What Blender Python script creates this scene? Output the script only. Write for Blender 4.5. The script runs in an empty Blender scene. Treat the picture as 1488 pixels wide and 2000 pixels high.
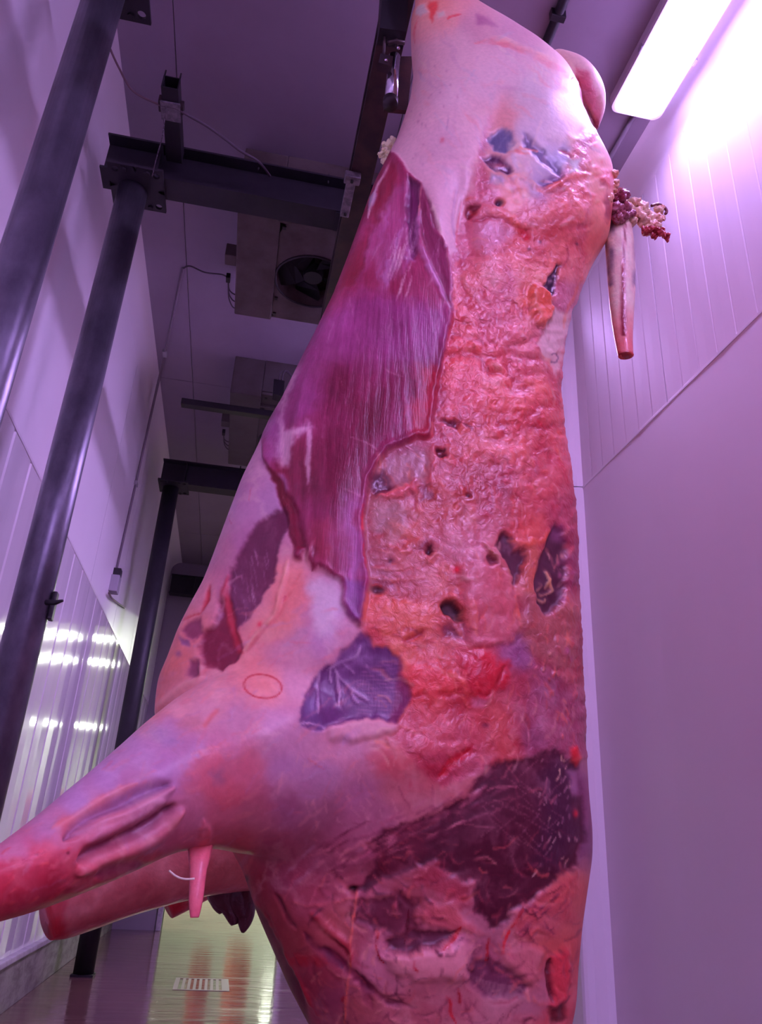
import bpy, bmesh, math, random
import numpy as np
from mathutils import Vector, Matrix

# ---------------------------------------------------------------- camera
S = bpy.context.scene
COL = S.collection
F_PX, CX, CY = 1502.0, 744.0, 1000.0          # focal length in pixels of the 1488x2000 frame
EYE = np.array([0.0, 0.0, 0.70])


def _n(v):
    v = np.array(v, float)
    return v / np.linalg.norm(v)


UP = _n((186, -3350, F_PX))                    # world up, depth and right axes seen in camera axes
DEP = _n((-320, 656, F_PX)); DEP = _n(DEP - UP * DEP.dot(UP))
RIG = np.cross(DEP, -UP); RIG = RIG if RIG[0] > 0 else -RIG; RIG = _n(RIG)
W2C = np.array([RIG, DEP, UP]).T               # camera = W2C @ world
cam_d = bpy.data.cameras.new('camera')
cam = bpy.data.objects.new('camera', cam_d)
COL.objects.link(cam)
cam_d.sensor_fit = 'VERTICAL'
cam_d.sensor_height = 36.0
cam_d.sensor_width = 26.784
cam_d.lens = F_PX * 36.0 / 2000.0
cam_d.clip_start = 0.02
r = np.array([RIG[0], DEP[0], UP[0]]); u = -np.array([RIG[1], DEP[1], UP[1]]); f = np.array([RIG[2], DEP[2], UP[2]])
M4 = Matrix(((r[0], u[0], -f[0], EYE[0]), (r[1], u[1], -f[1], EYE[1]), (r[2], u[2], -f[2], EYE[2]), (0, 0, 0, 1)))
cam.matrix_world = M4
S.camera = cam

# ---------------------------------------------------------------- light and exposure
S.view_settings.view_transform = 'Standard'
S.view_settings.look = 'None'
S.view_settings.gamma = 1.0
S.view_settings.use_curve_mapping = False
S.view_settings.exposure = 0.0
LAMP_RGB = (0.61, 0.375, 1.0)                   # violet tubes of the cold store
LAMP_STRENGTH = 42.0                           # the lamp in view, set weaker to keep nearby surfaces from clipping
LAMP_STRENGTH_BACK = 100.0                     # unseen lamps behind the viewer and the carcass, set stronger as fill
FAR_RGB = (0.90, 1.0, 0.80)                    # greenish tubes of the room beyond the doorway
FAR_STRENGTH = 150.0
wd = bpy.data.worlds.new('world'); S.world = wd
wd.use_nodes = True
wd.node_tree.nodes['Background'].inputs[0].default_value = (0.5, 0.35, 0.7, 1)
wd.node_tree.nodes['Background'].inputs[1].default_value = 0.02


def ray(px, py):
    return np.array([px - CX, py - CY, F_PX]) @ W2C


def aty(px, py, y):
    d = ray(px, py); return EYE + d * (y / d[1])


def atz(px, py, z):
    d = ray(px, py); return EYE + d * ((z - EYE[2]) / d[2])


def atx(px, py, x):
    d = ray(px, py); return EYE + d * (x / d[0])


def lin(c):
    c = np.asarray(c, float) / 255.0
    return np.where(c <= 0.04045, c / 12.92, ((c + 0.055) / 1.055) ** 2.4)


# ---------------------------------------------------------------- materials
def mat(name, col, rough=0.5, metal=0.0, noise=None, bump=None, spec=0.5, coat=0.0):
    m = bpy.data.materials.new(name); m.use_nodes = True
    nt = m.node_tree; b = nt.nodes['Principled BSDF']
    b.inputs['Base Color'].default_value = (*col, 1)
    b.inputs['Roughness'].default_value = rough
    b.inputs['Metallic'].default_value = metal
    b.inputs['Specular IOR Level'].default_value = spec
    b.inputs['Coat Weight'].default_value = coat
    tc = nt.nodes.new('ShaderNodeTexCoord')
    if noise:                                  # (second colour, scale, lo, hi, (stretch xyz))
        c2, sc, lo, hi, st = noise
        mp = nt.nodes.new('ShaderNodeMapping'); mp.inputs['Scale'].default_value = st
        nt.links.new(tc.outputs['Object'], mp.inputs['Vector'])
        n = nt.nodes.new('ShaderNodeTexNoise'); n.inputs['Scale'].default_value = sc; n.inputs['Detail'].default_value = 6
        n.inputs['Roughness'].default_value = 0.62
        nt.links.new(mp.outputs[0], n.inputs['Vector'])
        cr = nt.nodes.new('ShaderNodeValToRGB')
        cr.color_ramp.elements[0].position = lo; cr.color_ramp.elements[1].position = hi
        cr.color_ramp.elements[0].color = (*col, 1); cr.color_ramp.elements[1].color = (*c2, 1)
        nt.links.new(n.outputs['Fac'], cr.inputs[0])
        nt.links.new(cr.outputs[0], b.inputs['Base Color'])
    if bump:                                   # (scale, strength, distance, stretch)
        sc, stg, dist, st = bump
        mp = nt.nodes.new('ShaderNodeMapping'); mp.inputs['Scale'].default_value = st
        nt.links.new(tc.outputs['Object'], mp.inputs['Vector'])
        n = nt.nodes.new('ShaderNodeTexNoise'); n.inputs['Scale'].default_value = sc; n.inputs['Detail'].default_value = 4
        nt.links.new(mp.outputs[0], n.inputs['Vector'])
        bp = nt.nodes.new('ShaderNodeBump'); bp.inputs['Strength'].default_value = stg; bp.inputs['Distance'].default_value = dist
        nt.links.new(n.outputs['Fac'], bp.inputs['Height'])
        nt.links.new(bp.outputs[0], b.inputs['Normal'])
    return m


def emit(name, col, strength):
    m = bpy.data.materials.new(name); m.use_nodes = True
    b = m.node_tree.nodes['Principled BSDF']
    b.inputs['Base Color'].default_value = (0.8, 0.8, 0.8, 1)
    b.inputs['Emission Color'].default_value = (*col, 1)
    b.inputs['Emission Strength'].default_value = strength
    return m


ONE = (1, 1, 1)
WALL = mat('white_panel', (0.87, 0.86, 0.87), 0.42, noise=((0.90, 0.89, 0.90), 1.3, 0.35, 0.7, ONE), bump=(2.5, 0.05, 0.01, ONE))
WALL_GLOSS = mat('glossy_white_panel', (0.80, 0.79, 0.80), 0.07, noise=((0.85, 0.83, 0.84), 1.5, 0.35, 0.7, (1, 1, 0.3)), bump=(9, 0.06, 0.01, (1, 1, 0.1)), spec=0.9)
WALL_SMOOTH = mat('smooth_white_panel', (0.78, 0.74, 0.77), 0.55, noise=((0.82, 0.78, 0.81), 0.9, 0.3, 0.75, (1, 1, 0.4)), bump=(3, 0.05, 0.01, (1, 1, 0.2)), spec=0.18)
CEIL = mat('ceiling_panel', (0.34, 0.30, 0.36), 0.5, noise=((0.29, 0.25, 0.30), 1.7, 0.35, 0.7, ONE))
TRIM = mat('white_trim', (0.80, 0.78, 0.80), 0.3)
CONCRETE = mat('kerb_concrete', (0.33, 0.33, 0.27), 0.55, noise=((0.17, 0.16, 0.13), 7, 0.4, 0.65, (1, 1, 3)), bump=(30, 0.4, 0.01, ONE))
CONC_TOP = mat('kerb_cap', (0.55, 0.53, 0.55), 0.5, noise=((0.38, 0.36, 0.36), 14, 0.4, 0.65, ONE))
GALV = mat('galvanised_steel', (0.085, 0.085, 0.105), 0.36, 0.6, noise=((0.20, 0.20, 0.235), 9, 0.35, 0.72, (1, 1, 0.55)), bump=(40, 0.12, 0.004, ONE))
STEEL = mat('dark_painted_steel', (0.010, 0.010, 0.014), 0.55, 0.0, noise=((0.022, 0.020, 0.028), 6, 0.4, 0.7, ONE), bump=(25, 0.15, 0.004, ONE))
RAILM = mat('worn_rail_steel', (0.035, 0.027, 0.03), 0.40, 0.3, noise=((0.075, 0.045, 0.04), 11, 0.42, 0.68, ONE), bump=(35, 0.2, 0.004, ONE))
BLACK = mat('black_plastic', (0.012, 0.012, 0.014), 0.45)
CAVITY_SHADE = mat('cavity_shade', (0.01, 0.01, 0.012), 0.8)
DRAIN = mat('drain_plate', (0.20, 0.13, 0.12), 0.5, spec=0.3)
DULL = mat('dull_zinc', (0.16, 0.15, 0.17), 0.45, 0.5, noise=((0.30, 0.28, 0.30), 40, 0.4, 0.6, ONE))
PIPEG = mat('conduit_grey', (0.22, 0.19, 0.22), 0.5)
CHROME = mat('chrome', (0.62, 0.62, 0.66), 0.16, 1.0)
ZINC = mat('zinc_bracket', (0.40, 0.40, 0.43), 0.35, 0.8, noise=((0.55, 0.55, 0.58), 30, 0.4, 0.6, ONE))
UNIT = mat('grubby_cooler_sheet', (0.115, 0.092, 0.082), 0.65, noise=((0.06, 0.042, 0.034), 5, 0.42, 0.68, ONE), bump=(18, 0.1, 0.004, ONE))
UNIT2 = mat('cooler_sheet', (0.10, 0.086, 0.082), 0.65, noise=((0.07, 0.055, 0.05), 5, 0.42, 0.68, ONE))
CABLE = mat('grey_cable', (0.17, 0.11, 0.12), 0.5)
DCABLE = mat('dark_cable', (0.09, 0.07, 0.09), 0.5)
PLASTIC = mat('grey_plastic', (0.42, 0.42, 0.45), 0.4)
BLUEP = mat('blue_plastic', (0.05, 0.08, 0.30), 0.4)
LAMPBODY = mat('lamp_housing', (0.62, 0.60, 0.64), 0.4)
DIFF = emit('lamp_diffuser', LAMP_RGB, LAMP_STRENGTH)
DIFF_B = emit('lamp_diffuser_bright', LAMP_RGB, LAMP_STRENGTH_BACK)
FARLAMP = emit('far_lamp_tube', FAR_RGB, FAR_STRENGTH)
GREENWALL = mat('far_pale_wall', (0.62, 0.66, 0.58), 0.45, noise=((0.52, 0.55, 0.48), 1.2, 0.35, 0.7, ONE))


def floor_material():
    m = mat('wet_red_floor', (0.15, 0.075, 0.07), 0.12, noise=((0.22, 0.10, 0.095), 2.2, 0.35, 0.7, (1, 0.5, 1)), spec=0.75)
    nt = m.node_tree; b = nt.nodes['Principled BSDF']
    tc = nt.nodes.new('ShaderNodeTexCoord')
    mp = nt.nodes.new('ShaderNodeMapping'); mp.inputs['Scale'].default_value = (1.2, 7, 1)
    nt.links.new(tc.outputs['Object'], mp.inputs['Vector'])
    n = nt.nodes.new('ShaderNodeTexNoise'); n.inputs['Scale'].default_value = 2.2; n.inputs['Detail'].default_value = 5
    nt.links.new(mp.outputs[0], n.inputs['Vector'])
    bp = nt.nodes.new('ShaderNodeBump'); bp.inputs['Strength'].default_value = 0.16; bp.inputs['Distance'].default_value = 0.02
    nt.links.new(n.outputs['Fac'], bp.inputs['Height']); nt.links.new(bp.outputs[0], b.inputs['Normal'])
    rr = nt.nodes.new('ShaderNodeMapRange'); rr.inputs[1].default_value = 0.35; rr.inputs[2].default_value = 0.7
    rr.inputs[3].default_value = 0.05; rr.inputs[4].default_value = 0.2
    nt.links.new(n.outputs['Fac'], rr.inputs[0]); nt.links.new(rr.outputs[0], b.inputs['Roughness'])
    return m


FLOOR = floor_material()


# ---------------------------------------------------------------- object helpers
def link(name, me, m, parent=None):
    o = bpy.data.objects.new(name, me); COL.objects.link(o)
    if m is not None and not me.materials:
        me.materials.append(m)
    if parent is not None:
        o.parent = parent
        o.matrix_parent_inverse = Matrix.Translation(parent.location).inverted()
    return o


def from_bm(name, bm, m, parent=None, smooth=False):
    bmesh.ops.recalc_face_normals(bm, faces=bm.faces)
    me = bpy.data.meshes.new(name); bm.to_mesh(me); bm.free()
    if smooth:
        for p in me.polygons:
            p.use_smooth = True
    return link(name, me, m, parent)


def thing(name, label, cat, loc=(0, 0, 0), group=None):
    o = bpy.data.objects.new(name, None); COL.objects.link(o)
    o.location = loc; o.empty_display_size = 0.05
    o['label'] = label; o['category'] = cat
    if group:
        o['group'] = group
    return o


def tag(o, label, cat, group=None):
    o['label'] = label; o['category'] = cat
    if group:
        o['group'] = group
    return o


def struct(o):
    o['kind'] = 'structure'
    return o


def bx(bm, lo, hi, bev=0.0):
    lo = np.array(lo, float); hi = np.array(hi, float)
    ret = bmesh.ops.create_cube(bm, size=1.0)
    vs = ret['verts']
    for v in vs:
        v.co = Vector(((lo + hi) / 2 + np.array(v.co) * (hi - lo)))
    if bev > 0:
        es = list({e for v in vs for e in v.link_edges})
        bmesh.ops.bevel(bm, geom=es, offset=bev, segments=2, affect='EDGES', profile=0.6)


def tube(bm, pts, rad, seg=12, cap=True, flat=1.0):
    pts = [np.array(p, float) for p in pts]
    rads = rad if hasattr(rad, '__len__') else [rad] * len(pts)
    rings = []; pu = None
    for i, p in enumerate(pts):
        t = _n(pts[min(i + 1, len(pts) - 1)] - pts[max(i - 1, 0)])
        if pu is None:
            a = np.array([0, 0, 1.0]) if abs(t[2]) < 0.9 else np.array([1.0, 0, 0])
            pu = _n(np.cross(t, a))
        pu = _n(pu - t * pu.dot(t)); w = np.cross(t, pu)
        rings.append([bm.verts.new(p + rads[i] * (math.cos(k * 2 * math.pi / seg) * pu + flat * math.sin(k * 2 * math.pi / seg) * w)) for k in range(seg)])
    for a, b in zip(rings[:-1], rings[1:]):
        for k in range(seg):
            bm.faces.new((a[k], a[(k + 1) % seg], b[(k + 1) % seg], b[k]))
    if cap:
        bm.faces.new(rings[0][::-1]); bm.faces.new(rings[-1])


def curve_pts(pts, n=24):
    pts = np.array(pts, float)
    out = []
    for i in range(len(pts) - 1):
        p0 = pts[max(i - 1, 0)]; p1 = pts[i]; p2 = pts[i + 1]; p3 = pts[min(i + 2, len(pts) - 1)]
        for t in np.linspace(0, 1, n, endpoint=False):
            out.append(0.5 * ((2 * p1) + (-p0 + p2) * t + (2 * p0 - 5 * p1 + 4 * p2 - p3) * t * t + (-p0 + 3 * p1 - 3 * p2 + p3) * t ** 3))
    out.append(pts[-1])
    return out


def box_obj(name, lo, hi, m, parent=None, bev=0.002):
    bm = bmesh.new(); bx(bm, lo, hi, bev); return from_bm(name, bm, m, parent)


def tube_obj(name, pts, rad, m, parent=None, seg=12, smooth=True, flat=1.0):
    bm = bmesh.new(); tube(bm, pts, rad, seg, flat=flat); o = from_bm(name, bm, m, parent, smooth)
    return o


# ---------------------------------------------------------------- the room
XL, XR, ZC = -0.84, 1.443, 3.45
Y0, Y1, YE = -7.0, 8.0, 24.0
ZJL, ZJR = 1.955, 2.295                        # heights of the horizontal wall joints
DOOR = (-0.40, 0.65, 2.72)

fl = struct(box_obj('floor', (-4, Y0 - 0.2, -0.12), (5, YE + 0.2, 0.0), FLOOR, bev=0))


def wall_panel(name, x, face, y0, y1, z0, z1, pitch, depth, gw, m, parent):
    """one sandwich panel: a ribbed skin with vertical V grooves every pitch, closed at the edges"""
    pr = [(y0 + 0.003, 0.018), (y0 + 0.003, 0.0)]
    k = int(round((y1 - y0) / pitch))
    for i in range(1, k):
        yc = y0 + (y1 - y0) * i / k
        ym = y0 + (y1 - y0) * (i - 0.5) / k
        pr += [(ym, -0.0012), (yc - gw, 0.0), (yc, depth), (yc + gw, 0.0)]
    pr += [(y1 - (y1 - y0) * 0.5 / k, -0.0012), (y1 - 0.003, 0.0), (y1 - 0.003, 0.018)]
    vs = []; fs = []
    for yy, d in pr:
        xx = x - face * d
        vs += [(xx, yy, z0 + 0.004), (xx, yy, z1 - 0.004)]
    for i in range(len(pr) - 1):
        q = (2 * i, 2 * i + 2, 2 * i + 3, 2 * i + 1)
        fs.append(q if face < 0 else q[::-1])
    me = bpy.data.meshes.new(name); me.from_pydata(vs, [], fs)
    return link(name, me, m, parent)


wl = struct(box_obj('wall_left', (XL - 0.14, Y0, 0), (XL - 0.016, Y1, ZC), WALL, bev=0))
wr = struct(box_obj('wall_right', (XR + 0.016, Y0, 0), (XR + 0.14, Y1, ZC), WALL_SMOOTH, bev=0))
for i in range(11):
    ya = -2.6 + i * 0.964; yb = min(ya + 0.964, Y1 - 0.001)
    wall_panel('wall_panel', XL, 1, ya, yb, 0.2, ZJL, 0.24, 0.006, 0.012, WALL_GLOSS, wl)
    wall_panel('wall_panel', XL, 1, ya, yb, ZJL, ZC - 0.01, 0.964, 0.003, 0.006, WALL, wl)
    wall_panel('wall_panel', XR, -1, ya, yb, ZJR, ZC - 0.01, 0.107, 0.0022, 0.004, WALL_SMOOTH, wr)
for ya, yb in ((-2.6, 0.75), (0.75, 2.99), (2.99, 5.4), (5.4, Y1 - 0.001)):
    wall_panel('wall_panel', XR, -1, ya, yb, 0.0, ZJR, 0.6, 0.0008, 0.03, WALL_SMOOTH, wr)
# cover strips over the horizontal joints
jl = struct(box_obj('trim_1', (XL - 0.006, Y0, ZJL - 0.006), (XL + 0.003, Y1, ZJL + 0.006), TRIM, bev=0.001))
jr = struct(box_obj('trim_2', (XR - 0.003, Y0, ZJR - 0.006), (XR + 0.006, 2.97, ZJR + 0.006), TRIM, bev=0.001))
# coved top edges
for nm, x, s in (('trim_3', XL, 1), ('trim_4', XR, -1)):
    vs = []; fs = []
    R = 0.10
    for k in range(9):
        a = k / 8 * math.pi / 2
        xx = x + s * (R - R * math.cos(a)); zz = ZC - R + R * math.sin(a)
        vs += [(xx, Y0, zz), (xx, Y1, zz)]
    for k in range(8):
        q = (2 * k, 2 * k + 1, 2 * k + 3, 2 * k + 2); fs.append(q if s < 0 else q[::-1])
    me = bpy.data.meshes.new(nm); me.from_pydata(vs, [], fs)
    for p in me.polygons:
        p.use_smooth = True
    struct(link(nm, me, WALL))
# rounded white pilaster on the right wall
bm = bmesh.new()
pr = [(XR, 2.955), (1.415, 2.958), (1.392, 2.968), (1.378, 2.975), (1.352, 2.975), (1.341, 2.982), (1.336, 2.995), (1.336, 3.2), (XR, 3.2)]
lo = [bm.verts.new((x, y, 0)) for x, y in pr]; hi = [bm.verts.new((x, y, ZJR - 0.002)) for x, y in pr]
lo2 = [bm.verts.new((x, y, ZJR + 0.002)) for x, y in pr]; hi2 = [bm.verts.new((x, y, ZC)) for x, y in pr]
for A, B in ((lo, hi), (lo2, hi2)):
    for k in range(len(pr) - 1):
        bm.faces.new((A[k], A[k + 1], B[k + 1], B[k]))
struct(from_bm('trim_5', bm, TRIM))
# ceiling with its panel joints running down the room
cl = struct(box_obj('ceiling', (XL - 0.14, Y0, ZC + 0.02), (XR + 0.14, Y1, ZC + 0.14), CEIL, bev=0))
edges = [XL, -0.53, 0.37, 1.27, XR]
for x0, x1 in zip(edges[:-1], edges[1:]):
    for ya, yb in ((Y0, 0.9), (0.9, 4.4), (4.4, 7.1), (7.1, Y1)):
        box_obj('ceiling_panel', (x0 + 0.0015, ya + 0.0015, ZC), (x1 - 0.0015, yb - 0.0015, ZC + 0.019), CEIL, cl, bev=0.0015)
# concrete kerb under the left wall
bm = bmesh.new(); bx(bm, (XL - 0.02, Y0, 0), (-0.822, Y1, 0.196), 0.004)
kerb = struct(from_bm('baseboard_left', bm, CONCRETE))
bm = bmesh.new(); bx(bm, (XL - 0.01, Y0, 0.196), (-0.806, Y1, 0.222), 0.006)
from_bm('kerb_cap', bm, CONC_TOP, kerb)
struct(box_obj('wall_front', (XL - 0.14, Y0 - 0.1, 0), (XR + 0.14, Y0, ZC), WALL, bev=0))
# end wall with the open doorway
bm = bmesh.new()
bx(bm, (XL - 0.14, Y1, 0), (DOOR[0], Y1 + 0.14, ZC)); bx(bm, (DOOR[1], Y1, 0), (XR + 0.14, Y1 + 0.14, ZC))
bx(bm, (DOOR[0], Y1, DOOR[2]), (DOOR[1], Y1 + 0.14, ZC))
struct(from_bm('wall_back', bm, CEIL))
bm = bmesh.new()
for x0, x1 in ((DOOR[0] - 0.05, DOOR[0]), (DOOR[1], DOOR[1] + 0.05)):
    bx(bm, (x0, Y1 - 0.03, 0), (x1, Y1 + 0.16, DOOR[2] + 0.05), 0.004)
bx(bm, (DOOR[0] + 0.002, Y1 - 0.03, DOOR[2]), (DOOR[1] - 0.002, Y1 + 0.16, DOOR[2] + 0.05), 0.004)
struct(from_bm('door_1', bm, ZINC))
# the bright room beyond the doorway
for nm, lo_, hi_ in (('wall_far_left', (-2.6, Y1 + 0.14, 0), (-2.5, YE, ZC)), ('wall_far_right', (3.2, Y1 + 0.14, 0), (3.3, YE, ZC)),
                     ('wall_far_end', (-2.6, YE, 0), (3.3, YE + 0.1, ZC)), ('wall_far_near_left', (-2.6, Y1 + 0.14, 0), (XL - 0.14, Y1 + 0.24, ZC)),
                     ('wall_far_near_right', (XR + 0.14, Y1 + 0.14, 0), (3.3, Y1 + 0.24, ZC))):
    struct(box_obj(nm, lo_, hi_, GREENWALL, bev=0))
struct(box_obj('ceiling_far', (-2.6, Y1 + 0.1, ZC), (3.3, YE + 0.1, ZC + 0.1), GREENWALL, bev=0))


# ---------------------------------------------------------------- lamps
def fixture(loc, length, label, lamp_mat, wide=0.215, group=None, along='y'):
    """weatherproof batten: housing, rounded diffuser, end clips; loc is the middle of its top"""
    t = thing('strip_light', label, 'lamp', loc, group)
    X, Y, Z = loc

    def sw(bm):
        if along == 'x':
            for v in bm.verts:
                dx, dy = v.co.x - X, v.co.y - Y
                v.co.x, v.co.y = X + dy, Y - dx

    def rrect(bm, hw, hl, z0, z1, rad, inset):
        rings = []
        for z, ins in ((z0, inset), (z0 + 0.3 * (z1 - z0), 0.0), (z1, 0.0)):
            ring = []
            for qx, qy, a0 in ((1, 1, 0), (-1, 1, 90), (-1, -1, 180), (1, -1, 270)):
                for k in range(7):
                    a = math.radians(a0 + k * 15)
                    ring.append(bm.verts.new((X + qx * (hw - rad) + (rad - ins) * math.cos(a), Y + qy * (hl - rad) + (rad - ins) * math.sin(a), z)))
            rings.append(ring)
        n = len(rings[0])
        for A, B in zip(rings[:-1], rings[1:]):
            for k in range(n):
                bm.faces.new((A[k], A[(k + 1) % n], B[(k + 1) % n], B[k]))
        bm.faces.new(rings[0][::-1]); bm.faces.new(rings[-1])
    hw, hl = wide / 2, length / 2
    bm = bmesh.new(); rrect(bm, hw, hl, Z - 0.05, Z, 0.035, 0.004); sw(bm); from_bm('housing', bm, LAMPBODY, t)
    bm = bmesh.new(); rrect(bm, hw - 0.024, hl - 0.020, Z - 0.064, Z - 0.0505, 0.024, 0.006); sw(bm); from_bm('diffuser', bm, lamp_mat, t)
    for k in (-0.3, 0.3):
        for s in (-1, 1):
            bm = bmesh.new()
            bx(bm, (X + s * hw - 0.003, Y + k * length - 0.012, Z - 0.056), (X + s * hw + 0.003, Y + k * length + 0.012, Z - 0.03), 0.001)
            sw(bm); from_bm('clip', bm, ZINC, t)
    return t


fixture((1.247, 1.27, ZC), 1.30, 'glowing white strip light on the ceiling beside the right wall', DIFF, 0.215, 'strip lights of the cold store')
fixture((1.247, -1.25, ZC), 1.30, 'second strip light further back on the ceiling, behind the viewer', DIFF_B, 0.215, 'strip lights of the cold store')
fixture((1.247, -3.75, ZC), 1.30, 'added fill strip light well behind the viewer, along the right wall', DIFF_B, 0.215, 'strip lights of the cold store')  # this lamp and the next are unseen, added to light the carcass front
fixture((1.247, -6.0, ZC), 1.30, 'added fill strip light farthest behind the viewer, along the right wall', DIFF_B, 0.215, 'strip lights of the cold store')
fixture((1.247, 3.75, ZC), 1.30, 'third strip light along the right wall, hidden behind the carcass', DIFF_B, 0.215, 'strip lights of the cold store')
for k, (x, y) in enumerate(((0.75, 11.6), (1.2, 13.3), (3.0 - 0.7, 21.5))):
    fixture((x, y, ZC), 1.7, ('nearest', 'middle', 'farthest')[k] + ' greenish strip light in the far room beyond the doorway', FARLAMP, 0.2, 'strip lights of the far room', 'x')
for k, (x, y) in enumerate(((-1.6, 10.5), (-1.6, 16.0))):
    fixture((x, y, ZC), 1.7, ('nearer', 'farther')[k] + ' greenish strip light on the left side of the far room', FARLAMP, 0.2, 'strip lights of the far room', 'x')

# conduits on the ceiling
t = thing('ceiling_conduit', 'dark pipe running along the ceiling left of the lamp', 'pipe', (0.81, 0.2, ZC - 0.02))
tube_obj('pipe', [(0.812, -2.5, ZC - 0.018), (0.812, 7.9, ZC - 0.018)], 0.018, STEEL, t)
for y in (0.4, 1.63, 2.9, 4.4):
    box_obj('clip', (0.785, y - 0.012, ZC - 0.038), (0.839, y + 0.012, ZC), STEEL, t, 0.002)
t = thing('lamp_conduit', 'thin grey conduit on the ceiling feeding the strip light', 'pipe', (1.265, 2.0, ZC - 0.01))
tube_obj('pipe', [(1.265, 1.925, ZC - 0.011), (1.265, 3.095, ZC - 0.011)], 0.010, PIPEG, t)
for y in (2.2, 2.9):
    box_obj('clip', (1.245, y - 0.008, ZC - 0.024), (1.285, y + 0.008, ZC), PLASTIC, t, 0.002)

# ---------------------------------------------------------------- posts, beams, rail
PX = -0.655


def plate_with_holes(name, cx, cy, z0, z1, hx, hy, holes, rh, m, parent):
    bm = bmesh.new()
    N = 16
    xs = [-hx, 0, hx]; ys = [-hy, 0, hy]
    # four quadrants, each a square ring round its bolt hole
    for qx in (-1, 1):
        for qy in (-1, 1):
            x0, x1 = sorted((0, qx * hx)); y0, y1 = sorted((0, qy * hy))
            hxc, hyc = qx * holes[0], qy * holes[1]
            outer = []; inner = []
            for k in range(N):
                a = 2 * math.pi * k / N + math.pi / 4
                dx, dy = math.cos(a), math.sin(a)
                inner.append((hxc + rh * dx, hyc + rh * dy))
                sx = ((x1 if dx > 0 else x0) - hxc) / dx if abs(dx) > 1e-9 else 1e9
                sy = ((y1 if dy > 0 else y0) - hyc) / dy if abs(dy) > 1e-9 else 1e9
                s_ = min(abs(sx), abs(sy)); outer.append((hxc + s_ * dx, hyc + s_ * dy))
            corners = [(x1, y1), (x0, y1), (x0, y0), (x1, y0)]
            for z in (z0, z1):
                o = [bm.verts.new((cx + a, cy + b, z)) for a, b in outer]
                i_ = [bm.verts.new((cx + a, cy + b, z)) for a, b in inner]
                for k in range(N):
                    bm.faces.new((o[k], o[(k + 1) % N], i_[(k + 1) % N], i_[k]))
                if z == z0:
                    I0 = i_
                else:
                    for k in range(N):
                        bm.faces.new((I0[k], I0[(k + 1) % N], i_[(k + 1) % N], i_[k]))
    c = [(cx - hx, cy - hy), (cx + hx, cy - hy), (cx + hx, cy + hy), (cx - hx, cy + hy)]
    b0 = [bm.verts.new((x, y, z0)) for x, y in c]; b1 = [bm.verts.new((x, y, z1)) for x, y in c]
    for k in range(4):
        bm.faces.new((b0[k], b0[(k + 1) % 4], b1[(k + 1) % 4], b1[k]))
    return from_bm(name, bm, m, parent)


def post(y, label, m):
    t = thing('steel_post', label, 'post', (PX, y, 0), 'upright posts along the left wall')
    tube_obj('pipe', [(PX, y, 0.012), (PX, y, 3.072)], 0.057, m, t, 28)
    plate_with_holes('flange_plate', PX + 0.02, y - 0.02, 3.072, 3.084, 0.105, 0.108, (0.078, 0.08), 0.014, STEEL, t)
    plate_with_holes('base_plate', PX, y, 0.0, 0.012, 0.062, 0.062, (0.052, 0.052), 0.006, STEEL, t)
    for sx in (-1, 1):
        for sy in (-1, 1):
            bm = bmesh.new()
            bmesh.ops.create_cone(bm, cap_ends=True, segments=6, radius1=0.011, radius2=0.011, depth=0.009)
            for v in bm.verts:
                v.co += Vector((PX + 0.02 + sx * 0.045, y - 0.02 + sy * 0.088, 3.0675))
            from_bm('bolt', bm, STEEL, t)
    return t


post(1.645, 'nearest galvanised round steel post, top left of the picture', GALV)
post(2.45, 'middle galvanised round steel post with flange plate under the beam', GALV)
post(5.27, 'farthest dark round steel post standing on the floor', STEEL)


def ibeam(bm, x0, x1, y, z0, z1, w, tf=0.009, tw=0.007):
    bx(bm, (x0, y - w / 2, z0), (x1, y + w / 2, z0 + tf)); bx(bm, (x0, y - w / 2, z1 - tf), (x1, y + w / 2, z1))
    bx(bm, (x0, y - tw / 2, z0 + tf), (x1, y + tw / 2, z1 - tf))


def beam(y, x0, x1, label, z0=3.085, z1=3.27, w=0.11):
    t = thing('steel_beam', label, 'beam', (x0, y, z0), 'cross beams under the ceiling')
    bm = bmesh.new(); ibeam(bm, x0, x1, y, z0, z1, w); from_bm('i_section', bm, STEEL, t)
    for x in (x1 - 0.06,):
        tube_obj('hanger_rod', [(x, y - 0.03, z1 - 0.004), (x, y - 0.03, ZC)], 0.007, ZINC, t, 8)
    for x in (0.11, -0.18):
        tube_obj('stud', [(x, y - 0.03, z1 - 0.02), (x, y - 0.03, z1 + 0.03)], 0.004, STEEL, t, 8)
    box_obj('stiffener', (PX + 0.085, y - w / 2 + 0.004, z0 + 0.01), (PX + 0.093, y + w / 2 - 0.004, z1 - 0.01), STEEL, t, 0)
    return t


b2 = beam(2.42, -0.775, 0.70, 'near dark steel cross beam on the middle post, in front of the fan unit')
beam(5.25, -0.735, 0.70, 'second dark steel cross beam on the farthest post')
beam(7.78, -0.80, 0.70, 'most distant dark cross beam close to the end wall', 3.03, 3.23)
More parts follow.
